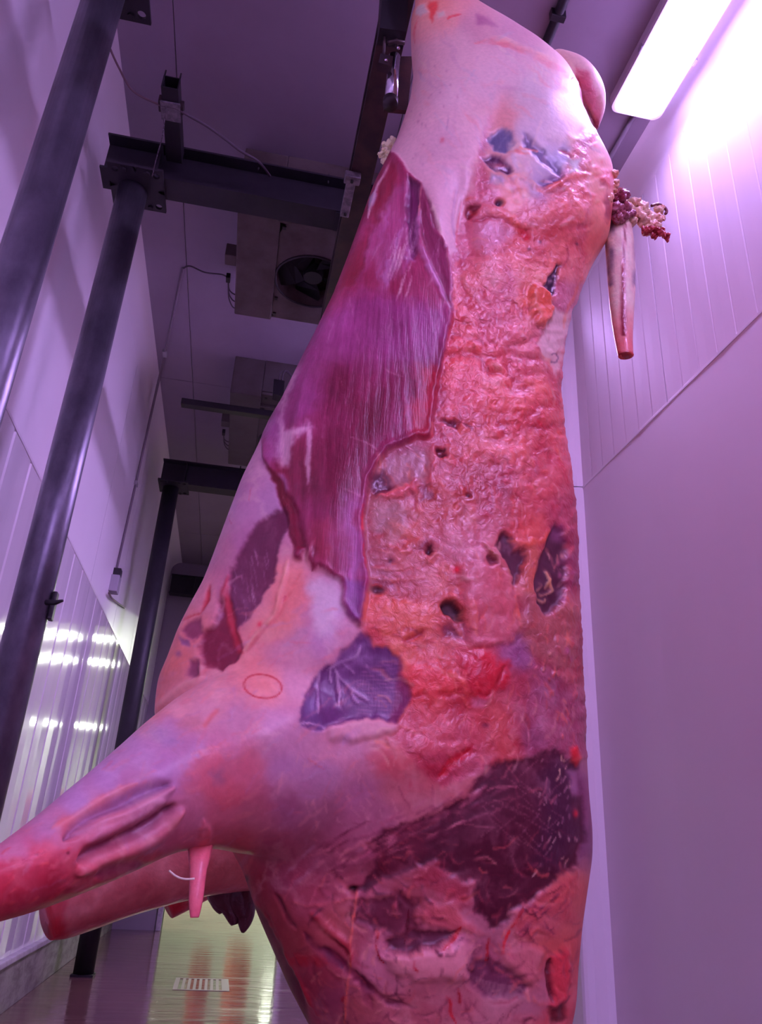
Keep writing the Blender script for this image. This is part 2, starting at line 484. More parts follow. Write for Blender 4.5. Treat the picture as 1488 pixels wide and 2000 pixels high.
# short open channel that carries a cable clamp, welded to the near beam
t = thing('channel_stub', 'short open steel channel sticking out above the near beam with a cable clamp', 'bracket', (-0.50, 2.2, 3.2))
xa, xb, ya, yb, za, zb = -0.535, -0.475, 2.03, 2.362, 3.175, 3.235
bm = bmesh.new()
for lo_, hi_ in (((xa, ya, za), (xb, yb, za + 0.004)), ((xa, ya, zb - 0.004), (xb, yb, zb)), ((xa, ya, za + 0.004), (xa + 0.004, yb, zb - 0.004)), ((xb - 0.004, ya, za + 0.004), (xb, yb, zb - 0.004))):
    bx(bm, lo_, hi_)
from_bm('channel', bm, STEEL, t)
box_obj('shade_plate', (xa + 0.004, ya + 0.05, za + 0.004), (xb - 0.004, ya + 0.06, zb - 0.004), CAVITY_SHADE, t, 0)  # black plate stands in for the shade inside the open channel
for x in (xa + 0.003, xb - 0.003):
    tube_obj('pin', [(x, ya + 0.004, zb - 0.002), (x, ya + 0.004, zb + 0.03)], 0.003, STEEL, t, 6)
box_obj('clamp', (xa - 0.006, 2.085, za - 0.008), (xb + 0.006, 2.165, za), DULL, t, 0.002)
box_obj('clamp_jaw', (xa - 0.014, 2.088, za - 0.006), (xa - 0.001, 2.135, za + 0.03), RAILM, t, 0.003)
box_obj('clamp_jaw', (xb + 0.001, 2.095, za - 0.006), (xb + 0.016, 2.13, za + 0.03), RAILM, t, 0.003)
# drooping cable through the clamp
cp = [atz(*p, 3.172) for p in ((215, 95), (232, 132), (260, 178), (312, 205))]
cp2 = [atz(*p, 3.172) for p in ((312, 205), (342, 211), (372, 228), (405, 247), (440, 272), (470, 295), (505, 316))]
cable = thing('hanging_cable', 'pale drooping cable tied through the clamp above the near beam', 'cable', tuple(cp[-1]))
tube_obj('slack_length', curve_pts(cp, 8), 0.004, CABLE, cable, 8)
cp2.append(np.array([-0.13, 2.40, 3.24]))
tube_obj('taut_length', curve_pts(cp2, 6), 0.0055, DCABLE, cable, 8)
# thin chain hanging from the clamp in front of the beam
t = thing('pull_chain', 'thin dark chain hanging in front of the near beam by the post', 'chain', (-0.53, 2.08, 3.1))
pts = [np.array([-0.52, 2.10, 3.168])] + [aty(*p, 2.12 + k * 0.05) for k, p in enumerate(((318, 262), (312, 285), (303, 318), (297, 345)))]
cpts = curve_pts(pts, 6)
for a, b in zip(cpts[:-1], cpts[1:]):
    tube_obj('link', [a, a + (b - a) * 0.82], 0.0022, DCABLE, t, 5)
# small dark hook on the middle post
t = thing('post_hook', 'small black hook clipped on the side of the middle post', 'hook', (-0.595, 2.43, 1.35))
box_obj('clip', (-0.5975, 2.435, 1.31), (-0.583, 2.465, 1.40), BLACK, t, 0.004)
tube_obj('prong', [(-0.60, 2.40, 1.352), (-0.57, 2.385, 1.350), (-0.548, 2.375, 1.356)], [0.009, 0.008, 0.004], BLACK, t, 8)

# overhead rail the meat hangs from
RX, RZ = 0.214, 2.965
t = thing('overhead_rail', 'dark steel overhead rail running down the room behind the carcass', 'rail', (RX, 1, RZ))
bm = bmesh.new()
bx(bm, (RX - 0.042, -6.9, RZ), (RX + 0.042, 7.9, RZ + 0.012), 0.002); bx(bm, (RX - 0.006, -6.9, RZ + 0.012), (RX + 0.006, 7.9, RZ + 0.10)); bx(bm, (RX - 0.042, -6.9, RZ + 0.10), (RX + 0.042, 7.9, RZ + 0.112), 0.002)
from_bm('rail_section', bm, RAILM, t)
for y in (2.42, 5.25, 7.78):
    z = RZ + 0.112
    box_obj('clamp_plate', (RX - 0.06, y - 0.05, z), (RX + 0.06, y + 0.05, 3.084 if y < 7 else 3.09), STEEL, t, 0.001)
for y in (-5.5, -3.5, -1.5, 0.2):
    tube_obj('hanger_rod', [(RX, y, RZ + 0.11), (RX, y, ZC)], 0.012, STEEL, t, 10)
# galvanised bracket with bolts under the rail
t = thing('rail_bracket', 'pale zinc bracket with bolt heads on the rail beside the near beam', 'bracket', (0.20, 2.1, 2.95))
c0 = aty(720, 312, 2.10); c1 = aty(716, 378, 2.10)
bm = bmesh.new(); bx(bm, (RX - 0.052, 2.085, RZ - 0.024), (RX - 0.018, 2.25, RZ - 0.0005), 0.003); from_bm('strap', bm, DULL, t)
bm = bmesh.new(); bx(bm, (RX - 0.062, 2.045, RZ - 0.03), (RX - 0.004, 2.083, RZ - 0.0005), 0.004); from_bm('head_plate', bm, DULL, t)
for y in (2.063, 2.23):
    bm = bmesh.new(); bmesh.ops.create_cone(bm, cap_ends=True, segments=6, radius1=0.006, radius2=0.006, depth=0.008)
    for v in bm.verts:
        v.co += Vector((RX - 0.034, y, RZ - 0.028 - (0.006 if y < 2.1 else 0)))
    from_bm('bolt', bm, BLACK, t)
# trolley hardware left of the rail
t = thing('rail_trolley', 'black trolley block with chrome roller hanging on the rail, top centre', 'trolley', (0.17, 1.5, 2.95))


def q(px, py, y=1.50):
    return aty(px, py, y)


def slab(name, pts, y, dy, m, par):
    """a plate whose outline lies on the plane at depth y, dy thick"""
    bm = bmesh.new()
    A = [bm.verts.new(aty(*p, y)) for p in pts]; B = [bm.verts.new(aty(*p, y) + np.array([0, dy, 0])) for p in pts]
    bm.faces.new(A); bm.faces.new(B[::-1]); n = len(pts)
    for k in range(n):
        bm.faces.new((A[k], B[k], B[(k + 1) % n], A[(k + 1) % n]))
    return from_bm(name, bm, m, par)


slab('block', [(748, -40), (800, -40), (793, 62), (742, 54)], 1.36, 0.05, BLACK, t)
tube_obj('rod', [q(752, 45, 1.385), q(749, 115, 1.385)], 0.0038, RAILM, t, 8)
tube_obj('rod', [q(778, 20, 1.385), q(774, 90, 1.385)], 0.0038, RAILM, t, 8)
slab('lug', [(743, 104), (768, 110), (765, 129), (739, 122)], 1.37, 0.025, RAILM, t)
tube_obj('bolt', [q(754, 118, 1.366), q(754, 118, 1.39)], 0.0045, CHROME, t, 10)
tube_obj('handle', [q(758, 84, 1.37), q(772, 81, 1.37), q(790, 84, 1.37)], 0.006, RAILM, t, 10)
tube_obj('bolt', [q(778, 94, 1.366), q(778, 94, 1.40)], 0.0045, CHROME, t, 10)
tube_obj('roller', [q(770, 112, 1.40), q(763, 200, 1.40)], 0.017, CHROME, t, 20)
tube_obj('roller_ring', [q(763, 194, 1.40), q(762, 206, 1.40)], 0.020, RAILM, t, 20)
slab('cheek', [(775, 110), (806, 110), (796, 216), (750, 212), (757, 160)], 1.43, 0.012, RAILM, t)


# ---------------------------------------------------------------- cooling units
def cooler(x0, x1, y0, y1, zb, fans, label, m, full):
    t = thing('ceiling_cooler', label, 'fan unit', ((x0 + x1) / 2, (y0 + y1) / 2, zb), 'cooling units on the ceiling')
    xs = x0 + 0.185                           # side box | fan box
    box_obj('side_box', (x0, y0, zb - 0.012), (xs, y1 + 0.01, ZC), m, t, 0.006)
    # fan panel underside with round openings
    bm = bmesh.new()
    N = 40
    y0f = y0 + 0.13
    cuts = [xs + 0.002] + [(fans[i] + fans[i + 1]) / 2 for i in range(len(fans) - 1)] + [x1]
    yc = (y0f + y1) / 2 + 0.02; R = 0.175
    for i, fx in enumerate(fans):
        a0, a1 = cuts[i], cuts[i + 1]
        outer = []; inner = []
        for k in range(N):
            a = 2 * math.pi * (k + 0.5) / N
            dx, dy = math.cos(a), math.sin(a)
            inner.append((fx + R * dx, yc + R * dy))
            s_ = min(((a1 if dx > 0 else a0) - fx) / dx, ((y1 if dy > 0 else y0f) - yc) / dy)
            outer.append((fx + s_ * dx, yc + s_ * dy))
        o = [bm.verts.new((x, y, zb)) for x, y in outer]; i1 = [bm.verts.new((x, y, zb)) for x, y in inner]
        i2 = [bm.verts.new((x, y, zb + 0.10)) for x, y in inner]
        for k in range(N):
            bm.faces.new((o[k], o[(k + 1) % N], i1[(k + 1) % N], i1[k])); bm.faces.new((i1[k], i1[(k + 1) % N], i2[(k + 1) % N], i2[k]))
    from_bm('fan_panel', bm, m, t)
    bm = bmesh.new()
    bx(bm, (xs + 0.002, y1 - 0.012, zb + 0.001), (x1, y1, ZC)); bx(bm, (xs + 0.002, y0, zb + 0.03), (x1, y0 + 0.012, ZC)); bx(bm, (x1 - 0.012, y0 + 0.012, zb + 0.03), (x1, y1 - 0.012, ZC))
    bx(bm, (xs + 0.002, y0 + 0.012, zb + 0.14), (x1 - 0.012, y1 - 0.012, zb + 0.15))
    from_bm('casing', bm, m, t)
    box_obj('drip_tray', (xs + 0.002, y0, zb + 0.006), (x1, y0f - 0.02, zb + 0.024), m, t, 0.003)
    box_obj('tray_lip', (xs - 0.004, y0f - 0.018, zb - 0.012), (x1, y0f - 0.004, zb + 0.012), m, t, 0.002)
    for fx in fans:
        bm = bmesh.new()
        for rr in (R + 0.004,):
            ring = []
            for k in range(N):
                a = 2 * math.pi * k / N
                ring.append(np.array([fx + rr * math.cos(a), yc + rr * math.sin(a), zb - 0.002]))
            tube(bm, ring + [ring[0]], 0.006, 8, False)
        from_bm('fan_ring', bm, BLACK, t, True)
        bm = bmesh.new()
        bmesh.ops.create_cone(bm, cap_ends=True, segments=24, radius1=0.045, radius2=0.052, depth=0.05)
        for v in bm.verts:
            v.co += Vector((fx, yc, zb + 0.05))
        from_bm('fan_hub', bm, STEEL, t)
        for k in range(5):
            bm = bmesh.new(); a = k * 2 * math.pi / 5 + 0.4
            ca, sa = math.cos(a), math.sin(a)
            vv = []
            for rr, hw in ((0.045, 0.025), (0.09, 0.05), (0.14, 0.065), (R - 0.008, 0.06)):
                for sgn in (-1, 1):
                    vv.append(bm.verts.new((fx + rr * ca - sgn * hw * sa, yc + rr * sa + sgn * hw * ca, zb + 0.055 + sgn * 0.022)))
            for j in range(3):
                bm.faces.new((vv[2 * j], vv[2 * j + 1], vv[2 * j + 3], vv[2 * j + 2]))
            bmesh.ops.solidify(bm, geom=bm.faces[:], thickness=0.003)
            from_bm('fan_blade', bm, BLACK, t)
    for x, y in ((xs + 0.02, y0f + 0.03), (xs + 0.016, (yc + y1) / 2), (xs + 0.016, y1 - 0.035), (xs + 0.03, y0 + 0.03), (xs + 0.13, y0 + 0.05)):
        box_obj('latch', (x - 0.008, y - 0.010, zb - 0.008), (x + 0.008, y + 0.010, zb - 0.0002), BLACK, t, 0.002)
    if full:
        bm = bmesh.new(); bx(bm, (xs - 0.012, y0 + 0.01, zb - 0.03), (xs + 0.012, y0f - 0.03, zb - 0.0125), 0.006); from_bm('handle', bm, BLACK, t)
    yj = y0 + 0.42
    box_obj('terminal_box', (x0 - 0.055, yj, zb + 0.02), (x0 - 0.002, yj + 0.07, zb + 0.09), UNIT if full else UNIT2, t, 0.004)
    bm = bmesh.new(); bx(bm, (x0 - 0.05, yj + 0.17, zb + 0.03), (x0 - 0.03, yj + 0.21, zb + 0.06), 0.003); from_bm('cable_gland', bm, BLACK, t)
    for k in range(3):
        pts = [(x0 - 0.04, yj + 0.19, zb + 0.04), (x0 - 0.035, yj + 0.25 + 0.03 * k, zb + 0.03), (x0 - 0.018, yj + 0.28 + 0.05 * k, zb + 0.03), (x0 + 0.002, yj + 0.29 + 0.055 * k, zb + 0.03)]
        tube_obj('lead', curve_pts(pts, 6), 0.0035, DCABLE, t, 6)
    return t


cooler(-0.252, 0.95, 2.47, 3.27, 3.20, (0.112, 0.62), 'nearer grubby ceiling cooler with a dark round fan, left of the carcass', UNIT, True)
cooler(-0.262, 0.95, 4.03, 4.98, 3.20, (0.112, 0.62), 'farther ceiling cooler half hidden behind the second beam', UNIT2, False)
t = thing('cross_bar', 'plain black bar crossing under the ceiling in front of the farther cooler', 'bar', (-0.53, 4.08, 3.1))
box_obj('bar', (-0.535, 4.055, 3.078), (0.70, 4.105, 3.118), BLACK, t, 0.003)
for x in (0.214, 0.66):
    tube_obj('hanger_rod', [(x, 4.08, 3.117), (x, 4.08, 3.2 if x > 0.9 else 3.19)], 0.006, STEEL, t, 8)
t = thing('control_box', 'small black box with looped wires under the farther cooler', 'box', tuple(aty(544, 750, 3.95)))
slab('case', [(535, 740), (556, 744), (553, 775), (533, 768)], 3.90, 0.07, BLACK, t)
for k in range(2):
    tube_obj('wire', curve_pts([aty(545 + 6 * k, 742, 3.93), aty(547 + 6 * k, 730, 3.93), aty(555 + 5 * k, 724, 3.95), aty(570, 735, 3.97)], 6), 0.004, DCABLE, t, 6)
    tube_obj('hanger', [aty(540 + 10 * k, 745, 3.95), atz(545 + 10 * k, 735, ZC)], 0.003, DCABLE, t, 6)

# conduit down the left wall to a switch
XW = XL + 0.008
t = thing('wall_conduit', 'thin grey conduit running down the left wall to a small switch', 'pipe', (XW, 4.8, 2.2))
tp = atz(358, 524, ZC - 0.008)
pts = [tp, atz(322, 690, ZC - 0.008), atx(303, 772, XL + 0.06), atx(265, 945, XW), atx(226, 1118, XW)]
pts[2][2] = min(pts[2][2], ZC - 0.06)
tube_obj('pipe', pts, 0.008, PIPEG, t, 8)
for k in (1, 3):
    p = np.array(pts[k]); bm = bmesh.new(); bx(bm, p - np.array([0.012, 0.03, 0.012]), p + np.array([0.012, 0.03, 0.012]), 0.002); from_bm('clip', bm, PLASTIC, t)
tube_obj('wire', curve_pts([tp, atz(372, 520, ZC - 0.01), atz(400, 532, ZC - 0.05), atz(432, 536, ZC - 0.12), np.array([-0.30, 3.08, 3.25])], 6), 0.004, DCABLE, t, 6)
t = thing('wall_switch', 'small grey and blue switch box on the left wall with a dangling lead', 'switch', tuple(atx(217, 1140, XL)))
p = atx(217, 1140, XL)
box_obj('case', (XL, p[1] - 0.055, p[2] - 0.06), (XL + 0.05, p[1] + 0.03, p[2] + 0.045), PLASTIC, t, 0.004)
box_obj('blue_side', (XL, p[1] + 0.031, p[2] - 0.045), (XL + 0.045, p[1] + 0.055, p[2] + 0.04), BLUEP, t, 0.003)
box_obj('black_cap', (XL, p[1] - 0.02, p[2] + 0.047), (XL + 0.045, p[1] + 0.045, p[2] + 0.10), BLACK, t, 0.003)
tube_obj('lead', curve_pts([atx(213, 1158, XL + 0.02), atx(218, 1168, XL + 0.015), atx(230, 1178, XL + 0.012), atx(243, 1187, XL + 0.01)], 6), 0.006, CABLE, t, 8)

# floor drain far down the room
t = thing('floor_drain', 'square metal floor drain grate in the wet floor beyond the carcass', 'drain', (0.01, 5.08, 0))
bm = bmesh.new()
for lo_, hi_ in (((-0.14, 4.88, 0.0), (0.16, 4.905, 0.002)), ((-0.14, 5.275, 0.0), (0.16, 5.30, 0.002)), ((-0.14, 4.905, 0), (-0.115, 5.275, 0.002)), ((0.135, 4.905, 0), (0.16, 5.275, 0.002))):
    bx(bm, lo_, hi_)
from_bm('frame', bm, DRAIN, t)
for k in range(8):
    x = -0.098 + k * 0.031
    box_obj('grate_bar', (x, 4.906, 0.0), (x + 0.016, 5.274, 0.0015), DRAIN, t, 0)


# ================================================================ the carcass
# ---- canvas in which the surface pattern of the hide-less side is laid out (2-pixel cells of the photograph's frame,
#      used like a drawing that is wrapped on the modelled body and stored per vertex)
GX0, GY0, ST = -240, -220, 2
GW, GH = 800, 1240
gx, gy = np.meshgrid(GX0 + np.arange(GW) * ST, GY0 + np.arange(GH) * ST)
gx = gx.astype(np.float32); gy = gy.astype(np.float32)


def vnoise(x, y, seed):
    rs = np.random.RandomState(seed); T = rs.rand(256, 256).astype(np.float32)
    xi = np.floor(x).astype(int); yi = np.floor(y).astype(int)
    fx = x - xi; fy = y - yi
    fx = fx * fx * (3 - 2 * fx); fy = fy * fy * (3 - 2 * fy)
    a = T[yi & 255, xi & 255]; b = T[yi & 255, (xi + 1) & 255]; c = T[(yi + 1) & 255, xi & 255]; d = T[(yi + 1) & 255, (xi + 1) & 255]
    return (a * (1 - fx) + b * fx) * (1 - fy) + (c * (1 - fx) + d * fx) * fy


def fbm(x, y, sc, oc, seed):
    out = 0; amp = 1; tot = 0
    for i in range(oc):
        out = out + amp * vnoise(x / sc, y / sc, seed + i * 7); tot += amp; amp *= 0.55; sc *= 0.5
    return out / tot - 0.5


def ridge(x, y, sc, oc, seed):
    out = 0; amp = 1; tot = 0
    for i in range(oc):
        out = out + amp * (1 - np.abs(2 * vnoise(x / sc, y / sc, seed + i * 13) - 1)); tot += amp; amp *= 0.55; sc *= 0.5
    return out / tot


WX = fbm(gx, gy, 46, 4, 3); WY = fbm(gx, gy, 46, 4, 51)           # edge warps
FX = fbm(gx, gy, 14, 3, 90); FY = fbm(gx, gy, 14, 3, 130)
KX = fbm(gx, gy, 6, 2, 190); KY = fbm(gx, gy, 6, 2, 230)
BRK = np.clip(0.75 + 2.2 * fbm(gx, gy, 24, 3, 260), 0.15, 1.0).astype(np.float32)
IMG = np.zeros((GH, GW, 3), np.float32)                           # colour
HGT = np.zeros((GH, GW), np.float32)                              # relief in metres
RGH = np.full((GH, GW), 0.42, np.float32)
LMP = np.zeros((GH, GW), np.float32)                              # crumbly fat
FIB = np.zeros((GH, GW), np.float32)                              # muscle fibre
ZM = {0: (0, 0, 1), 1: (780, 0, 3.235), 2: (800, 340, 3.382), 3: (600, 300, 4.96), 4: (480, 680, 3.382), 5: (680, 820, 3.1),
      6: (280, 960, 3.543), 7: (560, 1140, 3.1), 8: (620, 1450, 2.756), 9: (0, 1280, 2.976), 10: (420, 1600, 3.916)}


def zz(k, pts):
    ox, oy, s = ZM[k]
    return np.array([(ox + a / s, oy + b / s) for a, b in pts], float)


def window(pts, pad):
    x0, y0 = pts.min(0) - pad; x1, y1 = pts.max(0) + pad
    i0 = max(int((x0 - GX0) / ST), 0); i1 = min(int((x1 - GX0) / ST) + 2, GW)
    j0 = max(int((y0 - GY0) / ST), 0); j1 = min(int((y1 - GY0) / ST) + 2, GH)
    return slice(j0, max(j1, j0 + 1)), slice(i0, max(i1, i0 + 1))


def segdist(X, Y, pts, closed):
    best = np.full(X.shape, 1e9, np.float32); tt = np.zeros_like(best)
    n = len(pts); m = n if closed else n - 1
    inside = np.zeros(X.shape, bool)
    for i in range(m):
        (xa, ya), (xb, yb) = pts[i], pts[(i + 1) % n]
        dx, dy = xb - xa, yb - ya; L2 = dx * dx + dy * dy + 1e-9
        t = np.clip(((X - xa) * dx + (Y - ya) * dy) / L2, 0, 1)
        d = (X - xa - t * dx) ** 2 + (Y - ya - t * dy) ** 2
        k = d < best; best = np.where(k, d, best); tt = np.where(k, (i + t) / m, tt)
        if closed and abs(dy) > 1e-9:
            inside ^= ((ya > Y) != (yb > Y)) & (X < dx * (Y - ya) / dy + xa)
    return np.sqrt(best), tt, inside


def put(sl, mask, col, dh, rough, lump, fib):
    if col is not None:
        IMG[sl] = IMG[sl] * (1 - mask[..., None]) + np.array(col, np.float32) * mask[..., None]
    if dh:
        HGT[sl] += dh * mask
    for A, v in ((RGH, rough), (LMP, lump), (FIB, fib)):
        if v is not None:
            A[sl] = A[sl] * (1 - mask) + v * mask


def poly(k, pts, col=None, soft=6, warp=14, op=1.0, dh=0.0, rough=None, lump=None, fib=None, tex=0.0, tsc=30, tdir=0.0, tst=1.0, seed=1, edge=0.0):
    p = zz(k, pts); sl = window(p, soft + warp + 8)
    X = gx[sl] + warp * 1.5 * WX[sl] + 1.1 * warp * FX[sl] + 0.5 * warp * KX[sl]; Y = gy[sl] + warp * 1.5 * WY[sl] + 1.1 * warp * FY[sl] + 0.5 * warp * KY[sl]
    d, _, ins = segdist(X, Y, p, True)
    sd = np.where(ins, d, -d)
    m = np.clip(sd / (2 * soft) + 0.5, 0, 1); m = m * m * (3 - 2 * m)
    if tex:                                    # break the fill up with (stretched) noise
        c, s = math.cos(tdir), math.sin(tdir)
        u = (X * c + Y * s) / tst; v = -X * s + Y * c
        n = fbm(u, v, tsc, 4, seed) * 2.2 + 0.5
        m = m * np.clip(1 - tex + tex * np.clip(n, 0, 1.3), 0, 1)
    put(sl, (m * op).astype(np.float32), col, dh, rough, lump, fib)
    if edge:                                   # raised rim just inside the cut edge
        HGT[sl] += edge * np.exp(-((sd - 5) / 5.0) ** 2)


def line(k, pts, w, col=None, op=1.0, dh=0.0, taper=True, warp=4, rough=None, soft=0.6, lump=None, smooth=True):
    p = zz(k, pts)
    if smooth and len(p) > 2:
        p = np.array(curve_pts(np.c_[p, np.zeros(len(p))], 5))[:, :2]
    sl = window(p, w * 2 + warp + 6)
    X = gx[sl] + warp * WX[sl] + warp * 0.6 * FX[sl]; Y = gy[sl] + warp * WY[sl] + warp * 0.6 * FY[sl]
    d, t, _ = segdist(X, Y, p, False)
    ww = w * (np.clip(np.minimum(t, 1 - t) * 5 + 0.25, 0, 1) if taper else 1.0)
    ww = ww * ((0.65 + 0.8 * np.clip(0.5 + 1.5 * FX[sl], 0, 1)) if warp > 2 else 1.0)
    m = np.clip((1 - d / np.maximum(ww, 0.5)) / soft, 0, 1); m = m * m * (3 - 2 * m) * (BRK[sl] if warp > 2 else 1.0)
    put(sl, (m * op).astype(np.float32), col, dh, rough, lump, None)


def blob(k, c, rx, ry=None, col=None, op=1.0, dh=0.0, ang=0.0, rough=None, lump=None, warp=6, power=2.0):
    c = zz(k, [c])[0]; ry = ry or rx
    R_ = max(rx, ry) * 2.2
    sl = window(np.array([c - R_, c + R_]), 4)
    X = gx[sl] - c[0] + warp * 1.5 * WX[sl]; Y = gy[sl] - c[1] + warp * 1.5 * WY[sl]
    ca, sa = math.cos(ang), math.sin(ang)
    d = ((X * ca + Y * sa) / rx) ** 2 + ((-X * sa + Y * ca) / ry) ** 2
    m = np.exp(-(d ** (power / 2.0)))
    put(sl, (m * op).astype(np.float32), col, dh, rough, lump, None)


